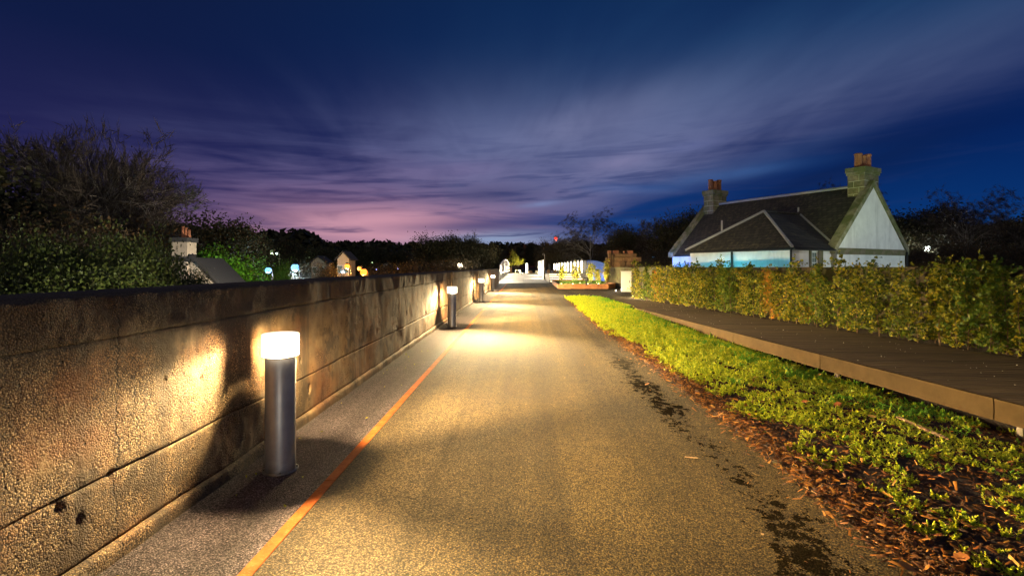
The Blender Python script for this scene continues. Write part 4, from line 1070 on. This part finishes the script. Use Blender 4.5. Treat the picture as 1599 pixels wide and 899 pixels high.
# ------------------------------------------------------------------ bridge beyond the path
def bz(y): return .32 * max(0, min(1, (y - 49) / 30))
def bridge():
    t = thing('footbridge', 'pale concrete slab deck of the footbridge where the path narrows ahead', 'bridge', (0, 0, 0))
    y = 48.62; k = 0
    while y < 98:
        y1 = y + 4.9
        for a, b in ((-2.3, .15), (.17, 2.55)):
            MB().prism([(a, y, bz(y) - .3), (b, y, bz(y) - .3), (b, y1 - .03, bz(y1) - .3), (a, y1 - .03, bz(y1) - .3)], (0, 0, .306)).build('deck_slab', M_paleslab, t)
        y = y1
    pr = thing('bridge_parapet', 'white metal parapet panel fence on the right side of the footbridge', 'parapet', (0, 0, 0))
    for i in range(9):
        y = 60.8 + i * 2.4
        MB().prism([(2.58, y, bz(y)), (2.58, y + 2.36, bz(y)), (2.62, y + 2.36, bz(y)), (2.62, y, bz(y))], (0, 0, 2.25 - .015 * i)).build('panel', M_greymetal, pr)
        MB().box(2.56, 2.66, y - .05, y - .005, bz(y), bz(y) + 2.28 - .015 * i).build('post', M_steel, pr)
    MB().box(2.50, 2.54, 61, 82, .55, .60).build('rail_light', M_ledwarm, pr)
    pl_ = thing('bridge_parapet', 'pale arched parapet with upright bars on the left side of the footbridge', 'parapet', (0, 0, 0))
    top = []
    for i in range(41):
        u = i / 40; y = 54 + 42 * u; h = 1.15 + .95 * math.sin(min(1, u * 1.25) * math.pi * .62) ** .8 if u < .9 else 0
        hh = 1.15 + 1.15 * math.sin(math.pi * min(1, (u * .9 + .08))) ** .7
        MB().box(-2.37, -2.33, y - .03, y + .03, bz(y), bz(y) + hh).build('bar', M_darkpanel, pl_)
        top.append((-2.35, y, bz(y) + hh))
    MB().tube(top, .07, 6).build('top_rail', M_greymetal, pl_, True)
    MB().prism([(-2.42, 54, .0), (-2.40, 54, .0), (-2.40, 96, .3), (-2.42, 96, .3)], (0, 0, 1.2)).build('infill_panel', M_darkpanel, pl_)
    MB().box(-2.28, -2.24, 55, 95, .85, .90).build('rail_light', M_ledwarm, pl_)
    for y, sgn in ((50.5, -1), (57, -1), (63, 1), (69, -1), (76, 1), (81, -1), (90, -1)):
        lamp('parapet_lamp', 'POINT', (2.2 * sgn, y, 1.3), 1050, (1.0, .88, .66), pr if sgn > 0 else pl_, .15)
bridge()
t = thing('light_post', 'short glowing white light post right of the small lit tree beyond the bridge', 'light post', (.95, 99, .3)); MB().box(-.2, .2, 0, .2, 0, 2.0).build('body', M_greymetal, t); MB().box(-.17, .17, -.03, -.002, .1, 1.9).build('light_strip', M_ledw, t)
t = thing('boulder', 'rounded brown boulder at the far end of the bridge', 'boulder', (1.65, 98, .25)); MB().lathe([(0, -.1), (.42, -.1), (.47, .2), (.36, .48), (.14, .62), (0, .64)], n=9).build('rock', M_brown, t, True)
t = thing('bench', 'pale bench with slim legs left of the small lit tree', 'bench', (-.75, 99, .3)); MB().box(-.6, .5, 0, .45, .52, .62).build('seat', M_concrete, t); MB().box(-.55, -.45, .05, .4, 0, .519).build('leg', M_concrete, t); MB().box(.35, .45, .05, .4, 0, .519).build('leg', M_concrete, t)
t = thing('timber_post', 'square timber post at the far end of the left arched parapet', 'post', (-2.1, 97.5, .3)); MB().box(-.3, .2, 0, .4, 0, 1.15).build('shaft', M_brown, t); MB().box(-.33, .23, -.03, .43, 1.152, 1.2).build('cap', M_brown, t)

# ================================================================== TREES
def grow(mb, tips, nr, p, d, L, r, lev, maxlev, spread, up, kids, seg=4):
    pts = [p]; dv = d.copy(); q = p.copy()
    for i in range(seg):
        dv = (dv + Vector(nr.normal(0, .13, 3)) + Vector((0, 0, up * .12))).normalized(); q = q + dv * (L / seg); pts.append(q.copy())
    rr = [r * (1 - .62 * i / seg) for i in range(seg + 1)]
    mb.tube(pts, rr, 6 if lev == 0 else (4 if lev == 1 else 3), False)
    if lev >= maxlev:
        tips.append((pts[-1], dv.copy())); tips.append((pts[seg // 2], dv.copy())); return
    for k in range(kids[lev]):
        u = .30 + .68 * (k + nr.uniform(.1, .9)) / kids[lev]; i = min(seg - 1, int(u * seg)); c = pts[i].lerp(pts[i + 1], u * seg - i)
        a = nr.uniform(0, 6.28); o = dv.orthogonal().normalized(); b = dv.cross(o); nd = (dv * (1 - spread * .45) + (o * math.cos(a) + b * math.sin(a)) * spread).normalized()
        grow(mb, tips, nr, c, nd, L * nr.uniform(.50, .72) * (1.05 - .25 * u), rr[i] * .58, lev + 1, maxlev, spread, up, kids, max(3, seg - 1))
    tips.append((pts[-1], dv.copy()))
def make_tree(name, H, seed, kids, maxlev, spread, up, trunkL, r0, nleaf, leafs, m_leaf, m_bark, puff, twigs=0, droop=0.0, multi=1, flat=1.0):
    nr = np.random.default_rng(seed); t = thing(name, '', 'tree'); mb = MB(); tips = []
    for s in range(multi):
        d = Vector((nr.normal(0, .10 + .12 * (multi > 1)), nr.normal(0, .10 + .12 * (multi > 1)), 1)).normalized()
        grow(mb, tips, nr, Vector((nr.normal(0, .15) * (multi > 1), nr.normal(0, .15) * (multi > 1), -.3)), d, H * trunkL, r0, 0, maxlev, spread, up, kids, 6)
    mb.build('trunk', m_bark, t)
    pts = []; P = np.array([tuple(p) for p, d in tips]); Dd = np.array([tuple(d) for p, d in tips])
    if twigs:
        # fine twigs: long thin slivers fanning out of each tip
        idx = nr.integers(0, len(P), twigs); c = P[idx] + nr.normal(0, puff * .30, (twigs, 3)); ax = Dd[idx] + np.array([0, 0, -droop])
        V, Fc = leaves(c, H * .075, nr, .045, ax, .55, 0); V2 = V
        npmesh('twigs', V2, Fc, M_twig, t)
    if nleaf:
        idx = nr.integers(0, len(P), nleaf); dens = fbm(P[idx][:, 0] * .9 / puff * .4, P[idx][:, 2] * .9 / puff * .4, 2, seed)
        idx = idx[dens > .27]
        c = P[idx] + nr.normal(0, puff, (len(idx), 3)) * np.array([1, 1, .8]); V, Fc = leaves(c, leafs, nr, .75, (0, 0, -.2), 1.2, .2); npmesh('crown', V, Fc, m_leaf, t)
    t['_h'] = H; return t
K4 = [8, 5, 4, 3]
T_bare = make_tree('bare_tree', 11.5, 2, [9, 6, 5, 3], 4,   .75, .55, .62, .20, 700, .10, M_leafautumn, M_barkpale, .17, 4200)
T_bare2 = make_tree('bare_tree', 11.5, 5, [8, 6, 4, 3], 4, .62, .75, .66, .16, 500, .10, M_leafautumn, M_barkpale, .17, 3800, multi=2)
T_birch = make_tree('birch_tree', 9.0, 8, [12, 6, 4], 3, .70, .25, .86, .11, 900, .11, M_leafautumn, M_barkpale, .30, 6000, droop=.8)
T_oak = make_tree('leafy_tree', 8.0, 12, [9, 6, 5], 3, .95, .22, .52, .24, 19000, .15, M_leafdark, M_bark, .42)
T_round = make_tree('leafy_tree', 7.0, 15, [10, 7, 4], 3, .9, .18, .56, .2, 17000, .15, M_leafdark, M_bark, .46)
T_thick = make_tree('thicket_tree', 5.0, 19, [8, 6, 4], 3, .85, .3, .6, .1, 9000, .10, M_leafautumn, M_bark, .36, 3500, multi=3)
T_laurel = make_tree('laurel_bush', 3.2, 23, [7, 6, 4], 3, .8, .45, .62, .05, 9000, .075, M_laurel, M_bark, .17, multi=4)
T_small = make_tree('small_tree', 4.2, 27, [8, 6, 4], 3, .55, .5, .62, .05, 3600, .13, M_yellowleaf, M_bark, .20)
T_greenlit = make_tree('leafy_tree', 5.0, 31, [8, 6, 4], 3, .9, .3, .55, .12, 9000, .13, M_greenleaf, M_bark, .36)
used = set()
def plant(proto, px, Y, ytop, ybase_z, lbl, sx=1.0, g=None, rz=None, cat=None):
    """tree standing at depth Y whose top reaches photo row ytop"""
    sx *= .55 if proto is T_laurel else (.62 if proto is T_thick else 1.0)
    zt = zat(ytop, Y); h = zt - ybase_z; s = h / (proto['_h'] * (1.0 if '_r' not in proto else proto['_r']))
    loc = (at(px, Y), Y, ybase_z); sc = (s * sx, s * sx, s); rz = random.Random(lbl).uniform(0, 6.28) if rz is None else rz
    if proto.name not in used:
        used.add(proto.name); o = proto; o.location = loc; o.rotation_euler = (0, 0, rz); o.scale = sc
    else: o = dup(proto, loc, rz, sc)
    o['label'] = lbl
    if cat: o['category'] = cat
    if g: o['group'] = g
    return o
# true heights, so that tops land where they should
for pr in (T_bare, T_bare2, T_birch, T_oak, T_round, T_thick, T_laurel, T_small, T_greenlit):
    zm = [v.co.z for c in pr.children for v in c.data.vertices]; pr['_h'] = float(np.percentile(zm, 99.7))
GL = -3.5
gl = 'big trees on the left bank'
for a in ((T_oak, -40, 30, 250, 'dark dense tree at the far left edge of the tree bank', 1.2), (T_bare, 42, 35, 228, 'bare autumn tree left of the tallest pair on the left bank', .85), (T_bare2, 90, 36, 197, 'tallest bare tree of the left bank with pale upright stems', .8), (T_bare2, 122, 34, 204, 'bare many stemmed tree right beside the tallest one', .7),
          (T_bare, 160, 37, 218, 'broad bare tree in the middle of the left bank', .9), (T_bare2, 200, 39, 245, 'pale trunked bare tree right of the middle of the left bank', .85), (T_bare, 226, 42, 262, 'rightmost bare tree of the left bank, spreading over the chimney', .85),
          (T_oak, 20, 28, 330, 'dark leafy tree low at the left edge, in front of the bare ones', 1.3), (T_thick, 70, 26, 345, 'brown leafy undergrowth tree below the leftmost bare trees', 1.5), (T_thick, 110, 27, 330, 'russet undergrowth tree below the tallest bare tree', 1.3), (T_thick, 178, 34, 335, 'brown undergrowth tree below the middle bare tree', 1.5), (T_thick, 196, 41, 356, 'undergrowth tree below the rightmost bare trees', .8)):
    plant(a[0], a[1], a[2], a[3], GL, a[4], a[5], gl)
gm = 'mid distance trees beyond the wall'
for a in ((T_round, 310, 58, 332, 'dark round tree right behind the pale chimney', 1.0), (T_oak, 345, 62, 345, 'dark leafy tree behind the green lit one', 1.0), (T_round, 372, 70, 362, 'dark tree sloping down to the right of the green lit tree', 1.0), (T_bare, 385, 75, 366, 'small bare tree on the slope end before the street lamps', .6),
          (T_round, 410, 95, 384, 'low dark tree above the greenish street lamp', 1.4), (T_oak, 456, 105, 374, 'dark domed tree above the blue white street lamp', 1.1), (T_oak, 512, 90, 386, 'dark tree left of the lit house gable', 1.1), (T_thick, 498, 60, 408, 'pale leafed bush below the lit house', 1.6), (T_round, 556, 110, 385, 'dark tree above the orange street lamps', 1.1), (T_oak, 600, 140, 392, 'low dark tree right of the orange street lamps', 1.6), (T_oak, 640, 120, 392, 'low dark tree below the row of town lights', 1.6),
          (T_bare, 662, 100, 382, 'small bare tree left of the round trees over the wall', .7), (T_round, 690, 85, 367, 'rounded dark tree above the second bollard', 1.15), (T_oak, 712, 88, 368, 'broad dark tree touching the rounded one over the wall', 1.05), (T_birch, 738, 95, 362, 'thin bare tree spire between the round trees', .6), (T_oak, 748, 92, 372, 'dark leafy tree left of the arched parapet', .8), (T_round, 768, 130, 386, 'low dark tree behind the arched parapet', .9), (T_thick, 722, 70, 402, 'dark shrubbery tree just over the wall end', 1.3), (T_thick, 690, 62, 404, 'dark bushy tree over the wall behind the second bollard', 2.2), (T_thick, 655, 66, 408, 'dark bushy tree over the wall left of the second bollard', 2.4), (T_thick, 610, 72, 410, 'low bush over the wall right of the orange lamps', 2.6)):
    plant(a[0], a[1], a[2], a[3], GL if a[2] < 80 else -1.5, a[4], a[5], gm)
gr = 'trees behind the terrace and cottage'
for a in ((T_oak, 838, 180, 379, 'tiny dark tree against the sky left of the viaduct end', .8), (T_thick, 866, 112, 372, 'grey brown thicket tree behind the far light columns', 1.6), (T_thick, 888, 108, 370, 'pale lit thicket tree behind the middle light columns', 1.4), (T_thick, 912, 104, 368, 'grey thicket tree below the tall bare birch', 1.5), (T_birch, 932, 96, 328, 'tall wispy bare birch rising above the terrace', 1.0), (T_bare, 957, 98, 358, 'smaller bare tree right of the tall birch', .75),
          (T_round, 985, 82, 353, 'dark leafy tree above the stone block structure', .95), (T_oak, 1012, 78, 362, 'dark leafy tree right of the stone block structure', 1.1), (T_bare, 1040, 72, 336, 'bare topped tree touching the left end of the cottage roof', .95), (T_oak, 1062, 66, 330, 'dark leafy tree directly behind the left chimney', .85), (T_thick, 960, 70, 386, 'dark thicket behind the stone structure', 1.8), (T_thick, 1020, 60, 388, 'dark thicket between the stone structure and cottage', 2.0), (T_thick, 1000, 55, 398, 'low dark thicket just right of the stone structure', 2.0),
          (T_birch, 1310, 62, 283, 'small tree top peeping over the cottage ridge by the right chimney', .7), (T_oak, 1205, 75, 316, 'tip of a dark tree over the middle of the cottage ridge', .8),
          (T_round, 1412, 52, 330, 'dark tree right behind the cottage gable corner', 1.0), (T_oak, 1440, 58, 326, 'dark tree above the white street lamp right of the cottage', 1.1), (T_birch, 1492, 42, 294, 'tall slender birch right of the street lamp', .9), (T_birch, 1530, 44, 304, 'slender birch between the tall one and the right edge', .85), (T_round, 1560, 50, 352, 'low dark tree below the gap near the right edge', 1.2), (T_birch, 1586, 40, 334, 'birch at the right edge of the view', 1.0), (T_oak, 1640, 44, 330, 'dark tree cut by the right edge of the view', 1.1), (T_thick, 1470, 40, 372, 'undergrowth tree below the tall slender birch', 2.2), (T_thick, 1540, 38, 378, 'undergrowth tree between the right birches', 2.4), (T_thick, 1600, 36, 382, 'undergrowth tree at the right edge behind the hedge', 2.2), (T_thick, 1425, 44, 384, 'undergrowth tree close to the cottage gable corner', 1.6)):
    plant(a[0], a[1], a[2], a[3], -.5, a[4], a[5], gr)
# far wood that closes the horizon
def far_wood():
    nr = np.random.default_rng(101); P = []; S = []
    n = 1500; ang = nr.uniform(-62, 62, n); d = nr.uniform(190, 420, n)
    for a, dd in zip(ang, d):
        x = dd * math.sin(R(a)); y = dd * math.cos(R(a)); h = nr.uniform(5, 9) * (1.0 if abs(a) < 22 else 1.5); w = h * .55
        zb = -1.0 + float(sst(np.array(dd), 120, 420)) * 13
        k = 60; u = nr.normal(size=(k, 3)); u /= np.linalg.norm(u, axis=1)[:, None]; u *= nr.uniform(.5, 1, (k, 1))
        P.append(np.array([x, y, zb + h * .55]) + u * np.array([w, w, h * .5])); S.append(np.full(k, h * .26))
    V, Fc = leaves(np.concatenate(P), np.concatenate(S), nr, .9)
    tag(kind(npmesh('far_wood', V, Fc, M_leafdark), 'stuff'), 'dark distant wood closing the horizon all round the valley', 'wood')
far_wood()
gb = 'laurel bushes over the wall'
for px, Y, yt, sx, lb in ((15, 17, 385, 1.2, 'dim laurel bush at the far left behind the wall'), (62, 18, 362, .9, 'bright leafed laurel bush standing upright left of the others'), (100, 19, 390, 1.1, 'low dim laurel between the upright bush and the big one'), (150, 18.5, 364, 1.1, 'left end of the big laurel mass, brightly lit leaves'), (182, 19, 366, 1.1, 'middle of the big laurel mass over the wall'), (216, 20, 370, .9, 'right part of the big laurel mass over the wall'), (238, 21, 380, .7, 'laurel bush just left of the pale chimney'), (257, 22.5, 398, .9, 'laurel bush covering the foot of the pale chimney'), (290, 22, 420, .8, 'low laurel in front of the sunken roof'), (312, 24, 421, .6, 'lowest laurel bush right of the pale chimney'), (122, 16, 412, 1.5, 'dark low laurel nearest the wall on the left'), (200, 17, 414, 1.6, 'dark low laurel nearest the wall in the middle')):
    plant(T_laurel, px, Y, yt, -2.6, lb, sx, gb, cat='bush')
plant(T_small, 810, 100, 391, .25, 'small yellow lit tree beyond the end of the bridge', 1.05)
uplight('uplight at the foot of the small lit tree', (.1, 98.6, .3), 1500, (1.0, .90, .45), .1)
plant(T_greenlit, 347, 44, 384, GL, 'vivid green floodlit tree beyond the wall', .95, gm)
plant(T_greenlit, 322, 43, 398, GL, 'dim green tree left of the vivid green floodlit one', .8, gm)
plant(T_greenlit, 396, 62, 392, GL, 'small green lit bush by the left street lamps', .7, gm)
lp_ = plant(T_greenlit, 436, 70, 408, GL, 'low green lit bush below the greenish street lamp', .8, gm)

# ================================================================== LAMPS, HOUSES BEYOND
def street_lamp(px, py, Y, gz, mlit, rad, lbl, power=0, col=(1, 1, 1), arm=.5, g='street lamps beyond the wall'):
    rad *= 1.75 if power else 1.4
    z = zat(py, Y); t = thing('street_lamp', lbl, 'street lamp', (at(px, Y), Y, gz), 0, g); h = z - gz
    MB().tube([(arm, 0, 0), (arm, 0, h + .05), (arm * .6, 0, h + .28), (0, 0, h + .26)], [.08, .05, .04, .04], 6).build('pole', M_steel, t, True)
    MB().lathe([(0, rad * 1.35), (rad * .5, rad * 1.2), (rad * .62, rad * .86)], (0, 0, h), 10).build('lamp_head', M_black, t, True)
    MB().lathe([(rad * .55, rad * .84), (rad * .9, rad * .45), (rad, 0), (rad * .87, -.5 * rad), (rad * .5, -.87 * rad), (0, -rad)], (0, 0, h), 10).build('lens', mlit, t, True)
    if power: lamp('street_lamp_light', 'POINT', (0, -.05, h - rad - .3), power, col, t, .1)
    return t
street_lamp(461, 418, 60, GL, M_lblue, .26, 'brightest blue white street lamp beyond the wall', 900, (.55, .8, 1))
street_lamp(419, 422, 58, GL, M_lblue, .20, 'smaller blue white lamp left of the brightest blue one', 500, (.6, .8, 1))
street_lamp(423, 393, 88, GL, M_lgreen, .2, 'tall greenish white street lamp on a slim pole', 900, (.7, 1, .6))
street_lamp(407, 394, 96, GL, emis('lit_amber', (1, .55, .15), 4), .16, 'faint amber street lamp left of the greenish one', 0)
street_lamp(432, 396, 92, GL, emis('lit_pale', (.7, .9, .85), 4), .14, 'faint pale street lamp right of the greenish one', 0)
street_lamp(568, 425, 56, GL, M_lorange, .23, 'lowest and brightest orange street lamp above the wall', 1100, (1, .42, .05))
street_lamp(561, 419, 64, GL, M_lorange, .15, 'small orange street lamp just above the brightest orange one', 300, (1, .42, .05))
street_lamp(542, 416, 62, GL, M_lorange, .2, 'orange street lamp beside the lit house gable', 1100, (1, .5, .12))
street_lamp(718, 415, 70, GL, emis('lit_warmwhite', (1, .86, .6), 22), .22, 'warm white street lamp over the wall near the arched parapet', 500, (1, .85, .6))
street_lamp(737, 398, 120, -1.5, emis('lit_blue', (.05, .35, 1), 6), .4, 'small blue lamp high among the trees over the wall', 0)
street_lamp(1448, 388, 50, -.5, M_lwhite, .17, 'white street lamp right of the cottage gable', 900, (.95, 1, .92), g='street lamps right of the cottage')
street_lamp(868, 372, 210, 0, M_lred, .42, 'red beacon lamp on a tall mast above the thicket', 4200, (1, .1, .06), g='lamps behind the terrace')
i = 0
for px, py, Y, m_, lb in ((484, 401, 150, M_lgreen, 'faint yellow light left of the blue houses'), (489, 393, 260, M_lwhite, 'tiny white town light left of the lit gable'), (496, 393, 270, M_lgreen, 'tiny greenish town light beside the white one'), (572, 392, 300, M_lblue, 'tiny blue town light, leftmost of the far row'), (578, 398, 280, M_lblue, 'tiny cyan town light below the leftmost one'), (592, 398, 280, M_lblue, 'tiny pale town light in the middle of the far row'), (602, 397, 300, M_lblue, 'tiny bluish town light right of the middle'), (629, 398, 290, M_lblue, 'tiny cyan town light, second from the right end'), (638, 397, 320, M_lwhite, 'tiny white town light near the right end'), (648, 397, 330, emis('lit_peach', (1, .7, .45), 14), 'tiny peach town light, rightmost of the far row'), (581, 410, 110, M_lgreen, 'small yellow green lamp right of the orange lamps'), (660, 416, 90, M_ledwarm, 'faint orange strip lamp over the wall left of the second bollard'), (622, 419, 90, emis('lit_violet', (.45, .45, 1), 8), 'faint violet lamp over the wall'), (588, 421, 85, emis('lit_indigo', (.35, .4, 1), 8), 'faint indigo lamp beside the brightest orange one'),
                      (1464, 391, 170, M_ledwarm, 'tiny light right of the white street lamp'), (1481, 390, 190, M_ledwarm, 'second tiny light right of the white street lamp'), (1506, 390, 180, M_ledwarm, 'tiny light behind the tall slender birch'), (1573, 385, 190, M_ledwarm, 'tiny light near the right edge'), (1580, 384, 200, M_ledwarm, 'rightmost tiny light near the edge'), (1020, 401, 75, M_lblue, 'tiny blue light in the dark between stone structure and cottage')):
    street_lamp(px, py, Y, zat(py, Y) - 4.5, m_, (.0011 if Y < 200 else .00085) * Y, lb, 0, arm=.3, g='tiny lights of the town')
# lit gable house, blue house, chimney house
def gable_house(px0, px1, Y, ye, yr, gz, lbl, m_wall, lit=None, rz=0.0, dep=2.6):
    x0, x1 = at(px0, Y), at(px1, Y); ze, zr = zat(ye, Y), zat(yr, Y); w = x1 - x0
    t = thing('distant_house', lbl, 'house', ((x0 + x1) / 2, Y, gz), rz, 'houses beyond the wall')
    MB().prism([(-w / 2, 0, 0), (w / 2, 0, 0), (w / 2, 0, ze - gz), (0, 0, zr - gz), (-w / 2, 0, ze - gz)], (0, dep, 0)).build('wall', m_wall, t)
    for s in (-1, 1):
        MB().prism([(s * (w / 2 + .3), -.3, ze - gz - .25), (0, -.3, zr - gz + .02), (0, -.3, zr - gz + .2), (s * (w / 2 + .3), -.3, ze - gz - .05)], (0, dep + .6, 0)).build('roof', M_darkroof, t)
    for (u, v) in ((-.25, .35), (.25, .35), (-.25, .68), (.25, .68)):
        f = MB().box(u * w - .4, u * w + .4, -.06, -.005, (ze - gz) * v, (ze - gz) * v + 1.1).build('window', M_paintw, t); MB().box(u * w - .32, u * w + .32, -.075, -.062, (ze - gz) * v + .08, (ze - gz) * v + 1.02).build('pane', lit or M_winglass, f)
    return t
gable_house(527, 545, 68, 404, 394, GL, 'lit house with warm orange gable beside the orange street lamps', M_cream)
gable_house(486, 508, 82, 409, 401, GL, 'pale bluish house front low behind the wall, left of the lit gable', M_cream)
gable_house(598, 628, 130, 412, 407, -2, 'low dim house among the far lights right of the orange lamps', M_cream)
def chimney_house():
    Y = 28.9; t = thing('sunken_house', 'house below the wall showing only its dark roof and pale chimney stack', 'house', (at(282, Y), 30.0, GL), 0, 'houses beyond the wall')
    z = lambda py: zat(py, Y) - GL; s = Y / F
    zr = z(409)
    MB().prism([(-3.5, -1, 0), (2.2, -1, 0), (2.2, -1, zr - 1.4), (.9, -1, zr), (-2.2, -1, zr), (-3.5, -1, zr - 1.4)], (0, 2.0, 0)).build('wall', M_cream, t)
    MB().prism([(-3.9, -1.3, zr - 1.7), (-2.2, -1.3, zr), (.95, -1.3, zr + .02), (2.7, -1.3, zr - 1.75), (2.7, -1.3, zr - 1.5), (.98, -1.3, zr + .25), (-2.3, -1.3, zr + .25), (-3.9, -1.3, zr - 1.45)], (0, 2.6, 0)).build('roof', M_darkroof, t)
    c = MB().box(-12 * s, 11.5 * s, -1.2, -.35, zr - .8, z(378)).build('chimney', M_cream, t)
    MB().box(-14 * s, 13 * s, -1.3, -.25, z(378), z(371)).build('chimney_cap', M_darkroof, c)
    for k, hx in ((-2.5, 353), (2.2, 355), (7, 358)): MB().lathe([(2.3 * s, 0), (2.2 * s, z(hx) - z(371)), (1.4 * s, z(hx) - z(371))], (k * s, -.75, z(371)), 10).build('chimney_pot', M_terracotta, c, True)
chimney_house()
flood('added unseen bluish floodlight below the pale chimney of the sunken house', (at(300, 29), 27.0, .6), (at(290, 30), 29.6, 2.4), 26, (.45, .75, 1.0), 70)  # added to tint and brighten the chimney stack
flood('added unseen green floodlight at the foot of the vivid green tree', (at(356, 38), 37.5, -1.2), (at(347, 44), 44, 1.8), 2600, (.62, 1.0, .22), 75, on=M_lgreen)  # unseen source added to light up the green crown
flood('added unseen dim green floodlight aimed at the left green tree', (at(326, 39), 38.5, -1.5), (at(322, 43), 43, .8), 420, (.35, 1.0, .45), 80, on=M_lgreen)  # weaker added lamp for the neighbouring crown
flood('added unseen green floodlight by the small green bush', (at(394, 57), 56.5, -1.6), (at(396, 62), 62, 1.0), 900, (.5, 1.0, .2), 80, on=M_lgreen)  # added lamp, brightens the bush beside the street lamps
flood('added unseen low floodlight behind the wall washing the laurel bushes', (-6.2, 12.0, .35), (-16.8, 17.6, 2.2), 3000, (1.0, .96, .55), 46, blend=.7)  # added fill for the laurels, kept below the wall's sightline
flood('added unseen low floodlight on the left bank washing the tall bare trees', (-11.5, 25.0, -.4), (-29, 37, 7.0), 5200, (1.0, .86, .68), 95, blend=.9)  # added fill, lifts the dark tree bank
# far viaduct
t = thing('viaduct', 'dark far viaduct beam and pier on the skyline left of the terrace', 'viaduct', (at(826, 260), 260, 0)); MB().box(-6.5, 3.5, 0, 4, zat(392.6, 260), zat(390.6, 260)).build('beam', M_darkroof, t); MB().box(-1.2, 1.0, .5, 3.5, -5, zat(392.65, 260)).build('pier', M_darkroof, t)
